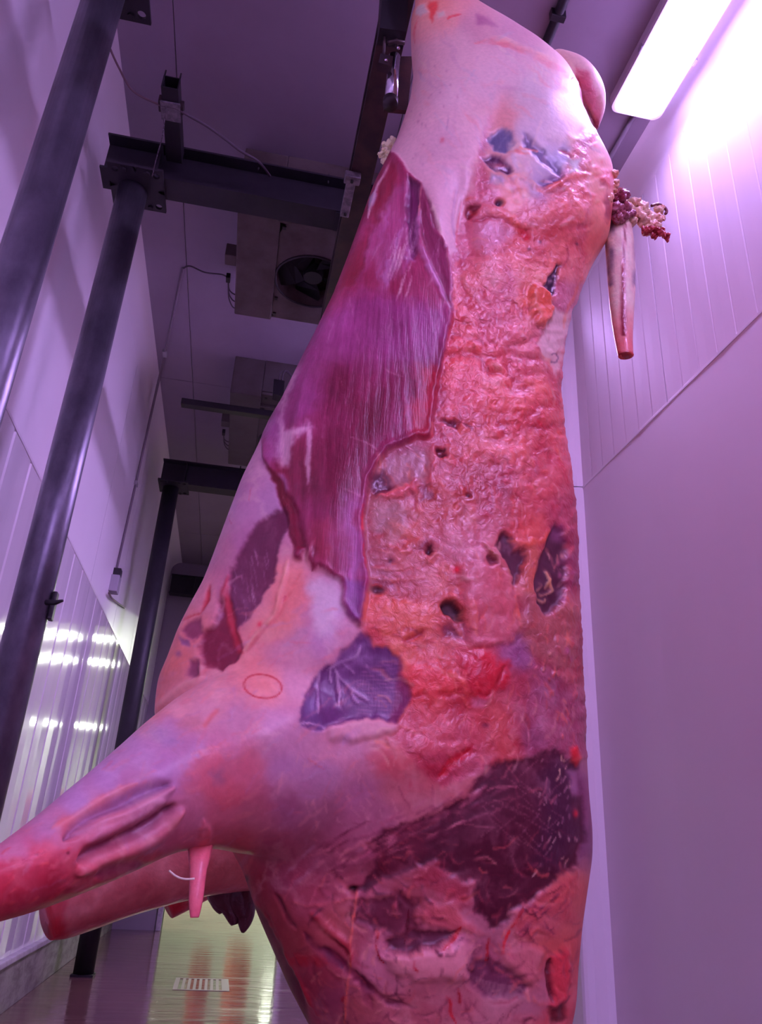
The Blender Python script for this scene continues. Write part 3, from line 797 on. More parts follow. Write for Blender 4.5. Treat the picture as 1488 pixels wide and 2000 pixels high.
# ---- underlying colours (matched by eye; some light and shade stays in them)
BASE = [
    # hind leg membrane
    (830, 10, 225, 130, 150), (870, 40, 215, 135, 165), (920, 60, 190, 130, 175), (1000, 70, 190, 135, 185), (830, 120, 205, 140, 180), (900, 120, 200, 140, 185),
    (1000, 130, 195, 140, 190), (1090, 130, 205, 150, 190), (1150, 180, 205, 150, 190), (820, 220, 200, 135, 180), (880, 200, 195, 140, 190), (950, 180, 195, 145, 195),
    (1030, 180, 185, 155, 205), (1090, 210, 190, 165, 210), (1130, 240, 200, 170, 210), (800, 290, 195, 130, 180), (870, 290, 190, 135, 190), (940, 250, 195, 135, 180),
    (1030, 250, 180, 150, 205), (1080, 280, 190, 160, 205), (1130, 300, 205, 140, 170), (840, 350, 195, 130, 185), (880, 340, 190, 130, 185), (860, 420, 195, 125, 175),
    (880, 490, 195, 115, 155), (950, 230, 195, 132, 175), (972, 228, 202, 122, 145),
    # fat over rump and loin
    (960, 320, 195, 120, 150), (1010, 310, 195, 145, 185), (1080, 310, 160, 140, 195), (1060, 360, 155, 120, 175), (1000, 380, 205, 115, 130), (940, 370, 195, 115, 150),
    (930, 420, 200, 120, 150), (1080, 400, 210, 115, 125), (1140, 370, 215, 125, 145), (1170, 330, 210, 130, 155), (1180, 420, 200, 105, 120), (1150, 460, 195, 100, 115),
    (1080, 470, 200, 105, 115), (1020, 440, 205, 110, 120), (960, 450, 200, 125, 165), (940, 500, 200, 115, 140), (1000, 500, 205, 110, 120), (1060, 520, 200, 110, 115),
    (1110, 520, 200, 115, 130), (1100, 580, 190, 120, 160), (1080, 640, 195, 140, 180), (1060, 700, 205, 135, 160), (1040, 590, 210, 105, 95), (980, 560, 205, 120, 145),
    (920, 560, 205, 110, 125), (900, 620, 205, 100, 115), (960, 640, 210, 120, 145), (1020, 650, 205, 115, 135), (920, 700, 205, 95, 110), (980, 720, 205, 100, 115),
    (1040, 740, 205, 105, 115), (900, 770, 195, 85, 100), (960, 790, 195, 90, 100), (1030, 800, 195, 90, 105), (1075, 800, 195, 100, 115), (870, 830, 190, 95, 110),
    (930, 850, 190, 95, 100), (1000, 860, 190, 90, 100), (1060, 880, 190, 90, 105), (1095, 900, 190, 90, 110), (860, 900, 180, 95, 110), (920, 930, 175, 90, 95),
    (980, 950, 170, 90, 110), (1050, 960, 185, 85, 100), (1100, 1000, 165, 80, 105), (790, 880, 180, 105, 130), (780, 950, 170, 95, 110), (840, 980, 180, 95, 95),
    (900, 1000, 180, 100, 105), (960, 1010, 175, 95, 115), (1030, 1030, 195, 90, 95), (740, 1000, 165, 95, 110), (780, 1040, 180, 95, 95), (740, 1080, 165, 100, 120),
    (800, 1090, 180, 100, 110), (870, 1060, 185, 105, 125), (920, 1080, 185, 105, 135), (980, 1100, 170, 90, 105), (1040, 1120, 175, 95, 95), (1110, 1100, 140, 70, 105),
    (740, 1130, 165, 100, 125), (800, 1140, 180, 100, 115), (870, 1130, 190, 105, 110), (930, 1150, 185, 95, 120), (980, 1180, 175, 85, 105), (1030, 1200, 160, 90, 110),
    (1090, 1210, 165, 90, 105), (740, 1200, 205, 110, 105), (790, 1200, 205, 110, 105), (850, 1230, 190, 100, 110), (940, 1230, 175, 85, 110), (1000, 1270, 150, 95, 145),
    (1070, 1270, 150, 85, 110), (1110, 1300, 160, 85, 100), (780, 1270, 205, 110, 105), (830, 1260, 200, 105, 105), (850, 1310, 195, 90, 95), (930, 1300, 185, 65, 80),
    (1000, 1340, 170, 85, 110), (1060, 1350, 145, 85, 120), (1100, 1400, 140, 75, 105), (840, 1360, 185, 80, 85), (900, 1360, 175, 70, 85), (960, 1400, 180, 85, 95),
    (830, 1420, 185, 85, 100), (900, 1440, 175, 80, 100), (980, 1450, 180, 90, 100), (1040, 1440, 135, 75, 110), (1090, 1470, 150, 85, 115),
    # belly left of the flank
    (510, 900, 180, 120, 175), (470, 980, 170, 110, 170), (540, 980, 160, 105, 165), (430, 1070, 180, 115, 165), (480, 1060, 165, 100, 160), (400, 1150, 195, 115, 155),
    (440, 1150, 180, 105, 155), (360, 1210, 205, 115, 145), (330, 1290, 205, 110, 130), (300, 1370, 205, 110, 130), (350, 1330, 195, 110, 140), (420, 1280, 190, 105, 140),
    # shoulder
    (560, 1150, 205, 120, 150), (530, 1220, 205, 120, 145), (600, 1180, 195, 120, 165), (640, 1180, 175, 120, 190), (630, 1240, 185, 125, 190), (680, 1240, 185, 115, 165),
    (560, 1270, 195, 125, 175), (480, 1290, 210, 120, 150), (520, 1340, 210, 125, 155), (570, 1330, 195, 130, 180), (430, 1340, 200, 125, 165), (400, 1390, 190, 120, 165),
    (350, 1380, 205, 130, 170), (460, 1410, 180, 115, 165), (540, 1420, 185, 120, 175), (590, 1440, 180, 115, 170), (650, 1440, 185, 110, 155), (720, 1430, 190, 110, 145),
    (780, 1450, 180, 90, 110), (700, 1480, 170, 95, 140), (620, 1510, 160, 100, 155), (560, 1500, 165, 105, 165), (480, 1500, 180, 90, 130), (420, 1470, 180, 100, 150),
    (700, 1550, 155, 85, 135), (780, 1530, 165, 80, 110), (860, 1500, 165, 70, 95), (920, 1510, 170, 85, 110), (640, 1590, 140, 75, 115), (740, 1600, 145, 75, 115),
    (820, 1580, 155, 80, 110), (560, 1580, 140, 75, 120), (500, 1590, 155, 80, 115), (470, 1650, 155, 65, 90), (540, 1660, 135, 60, 95), (620, 1660, 130, 60, 95),
    # foreleg
    (330, 1420, 180, 120, 180), (270, 1470, 175, 120, 185), (210, 1520, 175, 120, 190), (150, 1560, 175, 120, 190), (90, 1620, 175, 110, 170), (30, 1660, 180, 100, 155),
    (380, 1470, 165, 105, 165), (320, 1500, 160, 100, 165), (260, 1540, 165, 100, 155), (200, 1580, 180, 95, 135), (140, 1620, 180, 90, 130), (80, 1680, 190, 75, 110),
    (30, 1710, 190, 65, 95), (-40, 1730, 185, 60, 90), (440, 1540, 178, 85, 122), (430, 1590, 172, 82, 120), (370, 1600, 165, 90, 135), (300, 1640, 155, 80, 125),
    (230, 1670, 170, 75, 105), (160, 1700, 170, 60, 90), (100, 1740, 150, 45, 75), (30, 1770, 150, 40, 70), (300, 1690, 155, 55, 85), (380, 1660, 155, 75, 115),
    (420, 1650, 165, 75, 105),
    # forequarter
    (1110, 1540, 120, 60, 110), (1125, 1640, 110, 60, 105), (1110, 1740, 165, 75, 90), (1060, 1800, 165, 80, 105), (1090, 1850, 170, 70, 85), (1090, 1950, 170, 65, 90),
    (960, 1800, 150, 80, 115), (900, 1850, 175, 95, 140), (800, 1880, 185, 100, 140), (740, 1890, 180, 100, 145), (880, 1920, 165, 85, 120), (980, 1960, 165, 95, 130),
    (800, 1960, 160, 80, 110), (700, 1960, 150, 70, 95), (660, 1800, 145, 60, 80), (600, 1750, 135, 50, 80), (560, 1720, 130, 50, 85), (640, 1880, 140, 55, 85),
    (580, 1830, 135, 50, 70), (600, 1920, 135, 45, 75), (660, 1950, 135, 60, 100), (540, 1780, 130, 45, 65), (500, 1740, 125, 30, 50), (720, 1780, 140, 65, 100),
    (800, 1740, 135, 60, 85), (850, 2060, 150, 75, 100), (1000, 2060, 150, 75, 100), (700, 2080, 140, 60, 90)]
base = np.array(BASE, np.float32)
bw = np.zeros((GH // 2, GW // 2), np.float32); bc = np.zeros((GH // 2, GW // 2, 3), np.float32)
bxx = (gx + 26 * WX + 10 * FX)[::2, ::2]; byy = (gy + 34 * WY + 10 * FY)[::2, ::2]
for row in base:
    w_ = 1.0 / (((bxx - row[0]) ** 2 + (byy - row[1]) ** 2) + 220.0) ** 1.9
    bw += w_; bc += w_[..., None] * row[2:]
bc /= bw[..., None]
IMG[:] = np.repeat(np.repeat(bc, 2, 0), 2, 1)
for a in (0, 1):
    IMG[:] = (IMG + np.roll(IMG, 1, a) + np.roll(IMG, -1, a)) / 3

# ---- fat field: lumps and crumbs
FAT = [(955, 225), (935, 300), (925, 360), (905, 400), (890, 480), (875, 530), (880, 640), (860, 720), (848, 790), (842, 860), (790, 865), (750, 885), (728, 930),
       (712, 1010), (716, 1090), (722, 1160), (700, 1230), (790, 1290), (800, 1380), (760, 1440), (860, 1540), (960, 1500), (1050, 1470), (1150, 1480), (1150, 300), (1180, 240), (1140, 265), (1100, 330), (1000, 420), (950, 340)]
poly(0, FAT, None, 10, 14, lump=1.0, rough=0.40)
X1, Y1_ = gx + 30 * WX, gy + 30 * WY
lum = (0.16 + 1.25 * np.abs(2 * vnoise(X1 / 46, Y1_ / 34, 5) - 1)) * 0.6 + 0.4 * (1.15 - ridge(gx + 12 * FX, gy + 12 * FY, 20, 2, 40))
lum = np.clip(lum, 0.05, 1.1)
LOIN = np.exp(-(((gx - 985) / 120) ** 2 + ((gy - 730) / 190) ** 2) ** 1.5) + 0.35 * np.exp(-(((gx - 1080) / 60) ** 2 + ((gy - 1250) / 170) ** 2)) + 0.30
HGT += (LMP * LOIN * (lum - 0.55) * 0.0125).astype(np.float32)
IMG += (LMP * (lum - 0.55))[..., None] * np.array([46, 44, 42], np.float32) * LOIN[..., None]
cre = np.clip((0.42 - lum) / 0.25, 0, 1) * LMP * np.clip(LOIN, 0, 1)
IMG += cre[..., None] * 0.55 * (np.array([150, 48, 66], np.float32) - IMG)  # dark red in the creases: blood tint and painted occlusion together
mot = fbm(gx + 16 * FX, gy + 10 * FY, 22, 4, 77)
IMG += (LMP * mot)[..., None] * np.array([34, 48, 56], np.float32)
mot2 = fbm(gx, gy, 60, 4, 177)
IMG += (mot2 * (0.4 + 0.6 * LMP))[..., None] * np.array([34, 50, 60], np.float32)
# diagonal fat folds of the loin
for k in range(7):
    x0 = 890 + k * 22; y0 = 545 + k * 8
    line(0, [(x0, y0), (x0 + 45, y0 + 75), (x0 + 75, y0 + 130), (x0 + 130, y0 + 190)], 11, (180, 70, 95), 0.42, -0.010, warp=22)
    line(0, [(x0 + 12, y0 - 4), (x0 + 55, y0 + 68), (x0 + 88, y0 + 122), (x0 + 140, y0 + 180)], 10, (222, 150, 170), 0.40, 0.008, warp=22)
for i in range(60):                            # wet crumbs
    rs = random.Random(i)
    x, y = rs.uniform(870, 1100), rs.uniform(640, 1010)
    blob(0, (x, y), rs.uniform(4, 13), rs.uniform(3, 8), rs.choice([(222, 130, 145), (205, 85, 95), (178, 62, 80), (215, 105, 100)]), 0.5, rs.choice([0.006, 0.005, -0.006]), rs.uniform(0, 3), warp=8)

# ---- hind leg details: big soft forms first
for c, rx, ry, h, a in (((865, 230), 62, 120, 0.020, 0.1), ((955, 265), 24, 70, -0.012, 0.35), ((1060, 200), 60, 70, 0.014, 0.5), ((905, 420), 20, 90, -0.010, -0.15), ((850, 410), 18, 70, 0.012, -0.2), ((1110, 420), 55, 45, 0.014, 0.2),
                        ((1150, 450), 14, 60, -0.012, 0.1), ((1000, 455), 60, 22, -0.010, 0.2), ((960, 520), 50, 40, 0.010, 0.3), ((640, 700), 60, 160, 0.014, 0.35), ((560, 930), 26, 110, -0.012, -0.2), ((650, 990), 45, 110, 0.012, 0.1),
                        ((480, 1000), 40, 110, 0.012, 0.35), ((620, 1230), 70, 70, 0.012, 0.3), ((700, 1330), 60, 40, -0.006, 0.1), ((760, 1480), 110, 60, 0.016, -0.2), ((560, 1420), 120, 40, 0.012, -0.35), ((940, 1310), 60, 50, 0.012, 0.0),
                        ((1000, 1600), 110, 90, 0.014, -0.3), ((700, 1720), 90, 36, -0.012, -0.1), ((840, 1880), 110, 50, 0.014, 0.1), ((620, 1850), 60, 130, 0.016, -0.5), ((960, 1860), 40, 70, -0.008, 0.2), ((930, 1150), 50, 90, 0.010, 0.0)):
    blob(0, c, rx, ry, None, 1.0, h, a)
line(1, [(470, 270), (600, 255), (700, 285), (800, 330), (900, 385), (1000, 440), (1085, 500)], 9, (200, 95, 120), 0.65, -0.006, warp=6)
line(1, [(560, 225), (700, 262), (850, 335), (1000, 400), (1080, 450)], 8, (222, 160, 190), 0.6, 0.007, warp=5)
poly(1, [(1110, 430), (1190, 470), (1225, 560), (1270, 590), (1300, 640), (1290, 740), (1265, 830), (1235, 790), (1180, 690), (1130, 590), (1100, 500)], (190, 100, 140), 6, 8, 0.9, lump=0.7)
line(1, [(1105, 510), (1130, 590), (1180, 690), (1240, 790), (1262, 850)], 7, (120, 40, 75), 0.85, -0.022, taper=False)  # gap beside the lobe, its shade painted in with the groove
blob(1, (1150, 530), 22, 12, (180, 80, 115), 0.7, 0.004, 0.7)
blob(1, (1280, 640), 10, 30, (225, 185, 215), 0.7, 0.006, -0.2)
for i in range(26):
    rs = random.Random(400 + i); x = rs.uniform(760, 1090); y = 330 + (x - 700) * 0.42 + rs.uniform(-20, 60)
    line(1, [(x, y), (x - 14, y + rs.uniform(50, 130))], 1.6, (215, 190, 225), 0.35, 0.001, warp=3)
poly(1, [(480, 90), (560, 110), (620, 160), (540, 150), (490, 160)], (140, 70, 130), 5, 6, 0.6)
line(1, [(300, 130), (330, 105), (390, 90)], 3, (190, 40, 60), 0.9, -0.004)
poly(1, [(180, 10), (250, 0), (240, 60), (200, 140), (185, 100)], (200, 60, 75), 4, 8, 0.8)
poly(1, [(110, 40), (160, 25), (180, 80), (140, 110), (100, 90)], (190, 165, 205), 4, 5, 0.8, 0.004)
poly(1, [(240, 80), (285, 75), (295, 110), (250, 120)], (195, 170, 205), 4, 5, 0.7, 0.003)
line(1, [(110, 130), (95, 200), (100, 270)], 2.5, (180, 55, 80), 0.7)
line(1, [(312, 770), (295, 860)], 2.2, (110, 60, 120), 0.8, -0.004)
blob(1, (268, 915), 4, 5, (170, 50, 80), 0.9)
line(1, [(255, 935), (285, 900)], 2, (170, 55, 85), 0.6)
for i in range(24):
    rs = random.Random(600 + i)
    blob(0, (rs.uniform(800, 900), rs.uniform(130, 330)), rs.uniform(1.2, 2.6), rs.uniform(1.5, 4), (135, 60, 110), 0.55)
blob(0, (975, 235), 12, 26, (202, 115, 135), 0.25, 0, 0.2)
# blue-grey muscle windows in the rump
poly(1, [(560, 690), (640, 640), (720, 720), (700, 800), (600, 800), (560, 850)], (202, 112, 130), 6, 10, 0.4, lump=0.4)
poly(1, [(640, 790), (700, 830), (715, 930), (665, 965), (600, 945), (560, 870), (590, 820)], (92, 78, 138), 4, 8, 0.95, -0.008, 0.3, 0.0, 0.5)
line(1, [(680, 850), (640, 900), (620, 960)], 3, (165, 150, 200), 0.6)
poly(1, [(530, 985), (580, 970), (650, 985), (720, 1075), (690, 1092), (620, 1075), (570, 1045)], (66, 28, 72), 4, 7, 0.95, -0.010, 0.25, 0.0, 0.4)
for i in range(9):
    line(1, [(550 + i * 17, 985 + i * 6), (580 + i * 15, 1045 + i * 4)], 2, (165, 110, 155), 0.6, 0.003)
poly(1, [(770, 840), (860, 895), (950, 980), (1010, 1060), (1020, 1130), (960, 1080), (860, 990), (780, 925)], (88, 62, 122), 6, 7, 0.9, -0.010, 0.3, 0.0, 0.5)
poly(1, [(880, 860), (1010, 900), (1090, 930), (1060, 1020), (1010, 1040), (940, 960)], (150, 125, 190), 9, 10, 0.75, -0.004, 0.3, 0)
poly(1, [(1075, 1010), (1140, 1000), (1130, 1090), (1070, 1100)], (185, 165, 210), 5, 8, 0.9, 0, 0.3, 0)
poly(1, [(880, 1150), (960, 1120), (1000, 1150), (960, 1195), (890, 1210)], (105, 78, 135), 6, 10, 0.8, -0.003)
line(1, [(1010, 945), (1070, 965), (1085, 1000)], 3.5, (150, 50, 80), 0.9, -0.008)
line(1, [(1135, 940), (1120, 980), (1085, 1010)], 5, (215, 120, 120), 0.8, 0.008)
poly(1, [(580, 1100), (660, 1105), (650, 1160), (560, 1150)], (120, 95, 150), 8, 10, 0.7, 0, 0.3, 0.0)
# thick fat edge below the windows
line(1, [(690, 1110), (790, 1100), (870, 1190), (960, 1200), (1040, 1140), (1120, 1120), (1280, 1080)], 7, (218, 125, 130), 0.85, 0.006, warp=16)
line(1, [(1040, 1180), (1090, 1260), (1130, 1340), (1150, 1420)], 7, (220, 130, 135), 0.7, 0.005, warp=14)
line(1, [(930, 1220), (990, 1170), (1040, 1190)], 7, (215, 120, 125), 0.7, 0.005)
poly(1, [(1270, 1070), (1340, 1060), (1400, 1160), (1350, 1210), (1290, 1180)], (210, 110, 125), 6, 14, 0.9, 0.006, lump=1.0)
line(1, [(1270, 1130), (1300, 1220), (1320, 1330), (1310, 1420)], 8, (130, 45, 70), 0.8, -0.006)
# holes near the spine
blob(2, (597, 180), 8, 7, (70, 45, 75), 1.0, -0.012, power=5)
poly(2, [(375, 205), (430, 195), (470, 205), (430, 260), (395, 290), (370, 250)], (115, 38, 58), 3, 5, 0.95, -0.014)
line(2, [(400, 300), (470, 300), (560, 280), (680, 330)], 4, (150, 50, 70), 0.8, -0.005)
line(2, [(440, 235), (530, 235), (620, 255), (720, 330)], 11, (215, 112, 110), 0.8, 0.006)
poly(2, [(730, 340), (790, 350), (790, 420), (750, 430)], (175, 40, 55), 4, 9, 0.8, -0.008)
poly(2, [(420, 330), (560, 310), (700, 360), (640, 420), (560, 480), (500, 540), (430, 480)], (196, 130, 170), 10, 14, 0.75, 0.004)
poly(2, [(965, 605), (995, 615), (975, 700), (960, 775), (930, 795), (885, 745), (915, 710), (940, 650)], (52, 24, 58), 3, 7, 1.0, -0.010, 0.2, 0)
for i in range(8):
    blob(2, (905 + i * 9, 745 - i * 13 + (i % 3) * 12), 2.2, 3, (165, 120, 165), 0.7, 0.003)
poly(2, [(800, 740), (870, 735), (915, 790), (955, 900), (940, 960), (880, 1010), (830, 970), (800, 880)], (206, 96, 92), 5, 12, 0.92, 0.010, 0.3, 0.6, edge=0.004)
poly(2, [(960, 860), (1030, 900), (1060, 900), (1030, 1030), (1000, 1170), (985, 1330), (900, 1200), (850, 1120), (900, 1010)], (200, 148, 188), 6, 12, 0.92, -0.006, 0.36, 0.0)
line(2, [(940, 1190), (965, 1182), (985, 1205), (975, 1240), (945, 1235)], 1.6, (95, 55, 100), 0.8, taper=False, warp=1)
poly(2, [(1180, 400), (1260, 390), (1290, 470), (1220, 520), (1160, 460)], (175, 70, 80), 12, 10, 0.6)
line(2, [(1150, 660), (1090, 800), (1040, 900), (1020, 1020)], 5, (205, 110, 110), 0.7, 0.004)
for x, y in ((795, 495), (865, 435), (1105, 470)):
    blob(2, (x, y), 3, 3, (90, 35, 55), 0.9)

# pale membrane of the thigh and its tongue running down beside the flank
poly(0, [(800, 90), (900, 60), (1040, 110), (1130, 190), (1150, 260), (1080, 300), (1000, 250), (950, 250), (925, 310), (900, 400), (850, 400), (800, 340), (770, 300), (800, 190)], (212, 160, 205), 16, 16, 0.42)
poly(0, [(800, 330), (915, 310), (908, 380), (896, 430), (890, 490), (880, 530), (872, 500), (862, 470), (846, 440), (832, 391), (824, 355)], (206, 146, 196), 4, 9, 0.85, 0.004, 0.4, 0.0)
line(0, [(838, 395), (858, 450), (876, 520)], 4, (224, 176, 212), 0.7, 0.004)
line(0, [(893, 360), (884, 420), (888, 470)], 4, (176, 118, 175), 0.7, -0.005)
line(0, [(903, 390), (895, 430), (890, 485)], 3, (190, 80, 110), 0.7, -0.006)
for i in range(40):
    rs = random.Random(i + 4000); x = rs.uniform(905, 1150); y = rs.uniform(290, 470)
    a = rs.gauss(0.4, 0.7); L_ = rs.uniform(14, 46)
    line(0, [(x, y), (x + L_ * 0.5 * math.cos(a), y + L_ * 0.5 * math.sin(a) + rs.uniform(-5, 5)), (x + L_ * math.cos(a), y + L_ * math.sin(a))], rs.uniform(2.5, 6), rs.choice([(222, 140, 150), (170, 72, 92), (206, 100, 105), (214, 160, 185)]), rs.uniform(0.35, 0.7), rs.choice([0.004, 0.003, -0.004]), warp=12)
for i in range(46):
    rs = random.Random(i + 4200)
    blob(0, (rs.uniform(1110, 1185), rs.uniform(255, 400)), rs.uniform(3, 8), rs.uniform(3, 6), rs.choice([(224, 140, 152), (200, 96, 112), (226, 166, 180)]), 0.6, rs.choice([0.006, 0.004, -0.005]), warp=6)
# ---- the flank muscle
FL = [(770, 300), (800, 340), (824, 362), (832, 391), (848, 451), (868, 477), (876, 532), (880, 591), (880, 636), (864, 700), (857, 727), (848, 769), (847, 813), (841, 856), (815, 855),
      (793, 862), (754, 881), (732, 910), (720, 949), (708, 1013), (711, 1078), (720, 1133), (716, 1170), (702, 1226), (690, 1215), (668, 1180), (668, 1140), (650, 1128), (635, 1116), (622, 1110), (612, 1118), (596, 1074), (588, 1098), (576, 1092),
      (578, 1079), (569, 1050), (554, 990), (539, 946), (518, 902), (511, 860), (500, 800), (560, 700), (620, 580), (680, 430), (720, 330), (745, 290)]
poly(0, FL, (134, 42, 88), 2.5, 5, 1.0, 0.010, 0.34, 0.0, 1.0, edge=0.003)
SH = lambda n: n
poly(3, [(-700, 2600), (-480, 2100), (0, 1700), (600, 1400), (1100, 1450), (1390, 1560), (1360, 1800), (1240, 2100), (600, 2250), (-300, 2800)], (132, 54, 122), 22, 14, 0.85)
poly(4, [(560, 150), (900, 100), (1260, 150), (1230, 560), (1000, 640), (860, 720), (800, 950), (560, 1200), (420, 1350), (330, 1000), (420, 600)], (98, 20, 56), 34, 20, 0.85)
poly(4, [(1130, 130), (1275, 150), (1245, 330), (1225, 600), (1090, 600), (1060, 420), (1150, 340)], (158, 34, 66), 14, 12, 0.85)
line(4, [(1060, 300), (1080, 450), (1090, 580)], 7, (150, 75, 135), 0.6)
poly(4, [(300, 180), (380, 160), (300, 330), (260, 480), (290, 560), (440, 500), (470, 540), (330, 620), (290, 760), (230, 780), (195, 720), (210, 600), (250, 400)], (205, 145, 208), 9, 14, 0.9)  # lilac sheen of the muscle painted into the colour
poly(4, [(415, 560), (445, 560), (440, 740), (425, 900), (408, 920), (400, 760)], (200, 135, 195), 3, 5, 0.9)
poly(4, [(210, 830), (250, 830), (285, 930), (265, 940), (235, 890)], (160, 95, 165), 5, 5, 0.8)
poly(4, [(110, 520), (240, 420), (220, 700), (180, 790), (130, 760)], (150, 78, 155), 12, 8, 0.75)
poly(4, [(140, 770), (215, 860), (290, 980), (350, 1080), (360, 1200), (400, 1330), (330, 1350), (300, 1250), (250, 1060), (195, 900)], (105, 18, 50), 5, 6, 0.95, -0.010)
poly(4, [(640, 980), (760, 980), (770, 1250), (790, 1488), (700, 1600), (600, 1500), (620, 1200)], (150, 78, 155), 20, 16, 0.8, tex=0.6, tsc=12, tdir=math.pi / 2, tst=9, seed=8)
poly(4, [(420, 1150), (560, 1150), (560, 1400), (460, 1420), (420, 1300)], (140, 40, 78), 14, 12, 0.7)
poly(7, [(345, -20), (470, 0), (480, 90), (430, 260), (370, 200), (345, 80)], (110, 50, 122), 8, 8, 0.85)
line(4, [(775, 1020), (770, 1150), (770, 1300), (800, 1480)], 2.5, (200, 50, 70), 0.85)
line(4, [(870, 720), (850, 800), (815, 920), (830, 960)], 2.6, (190, 60, 85), 0.85)
# upper flank
poly(3, [(820, 30), (640, 330), (560, 400), (620, 300), (740, 0), (800, -20)], (128, 32, 62), 3, 5, 0.95)
poly(3, [(800, 100), (860, 130), (880, 280), (790, 500), (700, 640), (580, 900), (490, 1330), (350, 1350), (420, 1080), (560, 760), (680, 560), (705, 330)], (124, 28, 60), 6, 12, 0.92, -0.004)
poly(3, [(690, 345), (600, 430), (618, 570), (665, 520), (690, 430)], (182, 140, 205), 3, 5, 0.95, 0.002)
poly(3, [(870, 360), (960, 300), (985, 560), (990, 800), (1000, 1050), (900, 1200), (720, 1400), (640, 1000), (700, 720), (790, 490)], (166, 102, 175), 7, 14, 0.85, 0.002, tex=0.75, tsc=14, tdir=math.pi / 2 + 0.25, tst=7, seed=31)  # highlight on the fibres, painted as a lilac zone
poly(3, [(600, 700), (760, 700), (600, 1100), (560, 1300), (640, 1400), (500, 1450), (560, 1000)], (152, 66, 130), 7, 14, 0.6)
poly(3, [(980, 230), (1110, 320), (1090, 450), (1085, 700), (1045, 980), (1005, 1050), (965, 720), (950, 500)], (88, 26, 78), 4, 7, 0.92, -0.014)
poly(3, [(1110, 320), (1180, 470), (1265, 800), (1345, 930), (1385, 1250), (1390, 1560), (1300, 1400), (1195, 1130), (1115, 850), (1085, 690)], (112, 34, 78), 3, 6, 0.92, -0.010)
line(3, [(1090, 560), (1060, 860), (1150, 1060), (1240, 1250), (1330, 1450)], 9, (165, 100, 168), 0.8, 0.010, warp=5)
line(3, [(1350, 900), (1385, 1200), (1395, 1500), (1380, 1700)], 5, (160, 70, 120), 0.8, 0.008, warp=4)
line(3, [(832, 70), (760, 210), (690, 330), (650, 480), (600, 650)], 3.0, (208, 150, 200), 0.9, 0.003, warp=3)
line(3, [(985, 210), (975, 330), (965, 420)], 2.0, (190, 130, 185), 0.7, 0.002)
line(3, [(1115, 300), (1090, 440), (1085, 620)], 2.6, (205, 120, 150), 0.8, 0.004)
line(3, [(560, 400), (590, 440), (600, 470)], 5, (200, 45, 60), 0.8)
# fibres of the flank
fu = (gx + 0.28 * (gy - 700)); fan = (gx - 760) * np.clip((gy - 250) / 500, 0.35, 1.2) ** -1.0
fib = fbm(fan + 6 * FX, gy * 0.055 + 3 * WY, 7, 3, 210) * 1.6
IMG += (FIB * np.clip(fib, -0.6, 0.9))[..., None] * np.array([24, 20, 27], np.float32)
HGT += (FIB * fib * 0.0022).astype(np.float32)
mo = fbm(gx, gy * 0.6, 55, 4, 300)
IMG += (FIB * mo)[..., None] * np.array([50, 34, 66], np.float32)
for i in range(90):                            # scratches and shreds of film
    rs = random.Random(900 + i); x, y = rs.uniform(560, 860), rs.uniform(380, 1080)
    L_ = rs.uniform(8, 60); a = math.pi / 2 + (0.35 if y < 700 else 0.0) + rs.gauss(0, 0.35)
    if 0.5 < (x - 480) / 400 + 0.2:
        line(0, [(x, y), (x + L_ * math.cos(a), y + L_ * math.sin(a))], rs.uniform(1.1, 2.1), (205, 140, 195), rs.uniform(0.1, 0.35), 0.0005, warp=6)
for p in ([(690, 610), (790, 640), (870, 690)], [(640, 950), (700, 970), (760, 1000)], [(910, 150), (980, 190), (1050, 210)], [(870, 720), (860, 780), (830, 850)]):
    line(4, p, 1.5, (200, 130, 175), 0.55, 0.0005)
for i in range(20):                            # film strands at the top of the flank
    rs = random.Random(70 + i); x = rs.uniform(840, 1080); y = rs.uniform(600, 1250)
    line(3, [(x, y), (x - 30, y + 120), (x - 75, y + 250)], 1.5, (215, 165, 215), 0.55, 0.001, warp=3)

# ---- belly muscles behind the shoulder
poly(6, [(900, 130), (985, 100), (1005, 230), (920, 450), (895, 620), (800, 740), (740, 830), (650, 975), (600, 850), (585, 760), (600, 560), (650, 450), (700, 340), (800, 200)], (84, 24, 60), 5, 8, 0.95, -0.007, 0.34, 0.0, 0.6)
poly(6, [(600, 560), (680, 480), (720, 700), (800, 720), (660, 960), (590, 780)], (130, 75, 130), 16, 10, 0.5, tex=0.8, tsc=10, tdir=math.pi / 2 - 0.3, tst=6, seed=66)
for i in range(22):
    rs = random.Random(i + 33); x = rs.uniform(610, 850); y = rs.uniform(380, 750)
    line(6, [(x, y), (x + 14, y + rs.uniform(50, 140))], 1.3, (170, 115, 170), 0.5, 0.0005, warp=3)
poly(6, [(520, 740), (590, 720), (650, 960), (692, 1090), (640, 1170), (545, 1230), (420, 1200), (378, 1080), (390, 980), (470, 940), (505, 850)], (108, 28, 60), 5, 7, 0.97, -0.012)
poly(6, [(540, 680), (590, 580), (600, 760), (650, 930), (692, 1120), (640, 1110), (560, 870)], (162, 44, 72), 5, 5, 0.85, 0.004)
poly(6, [(280, 920), (380, 860), (405, 960), (345, 1020), (270, 965)], (128, 52, 95), 5, 8, 0.9, -0.006)
poly(6, [(440, 690), (465, 648), (455, 740), (410, 820), (395, 830)], (165, 42, 66), 3, 3, 0.95, -0.006)
line(6, [(270, 890), (330, 860), (395, 835)], 3, (180, 60, 80), 0.8, -0.003)
poly(6, [(250, 1000), (320, 1020), (325, 1065), (260, 1050)], (130, 75, 140), 4, 6, 0.8, -0.003)
blob(6, (240, 1120), 6, 6, (130, 70, 130), 0.7)
poly(6, [(320, 1160), (385, 1160), (390, 1270), (330, 1310), (290, 1280)], (115, 50, 95), 6, 8, 0.8, -0.008)
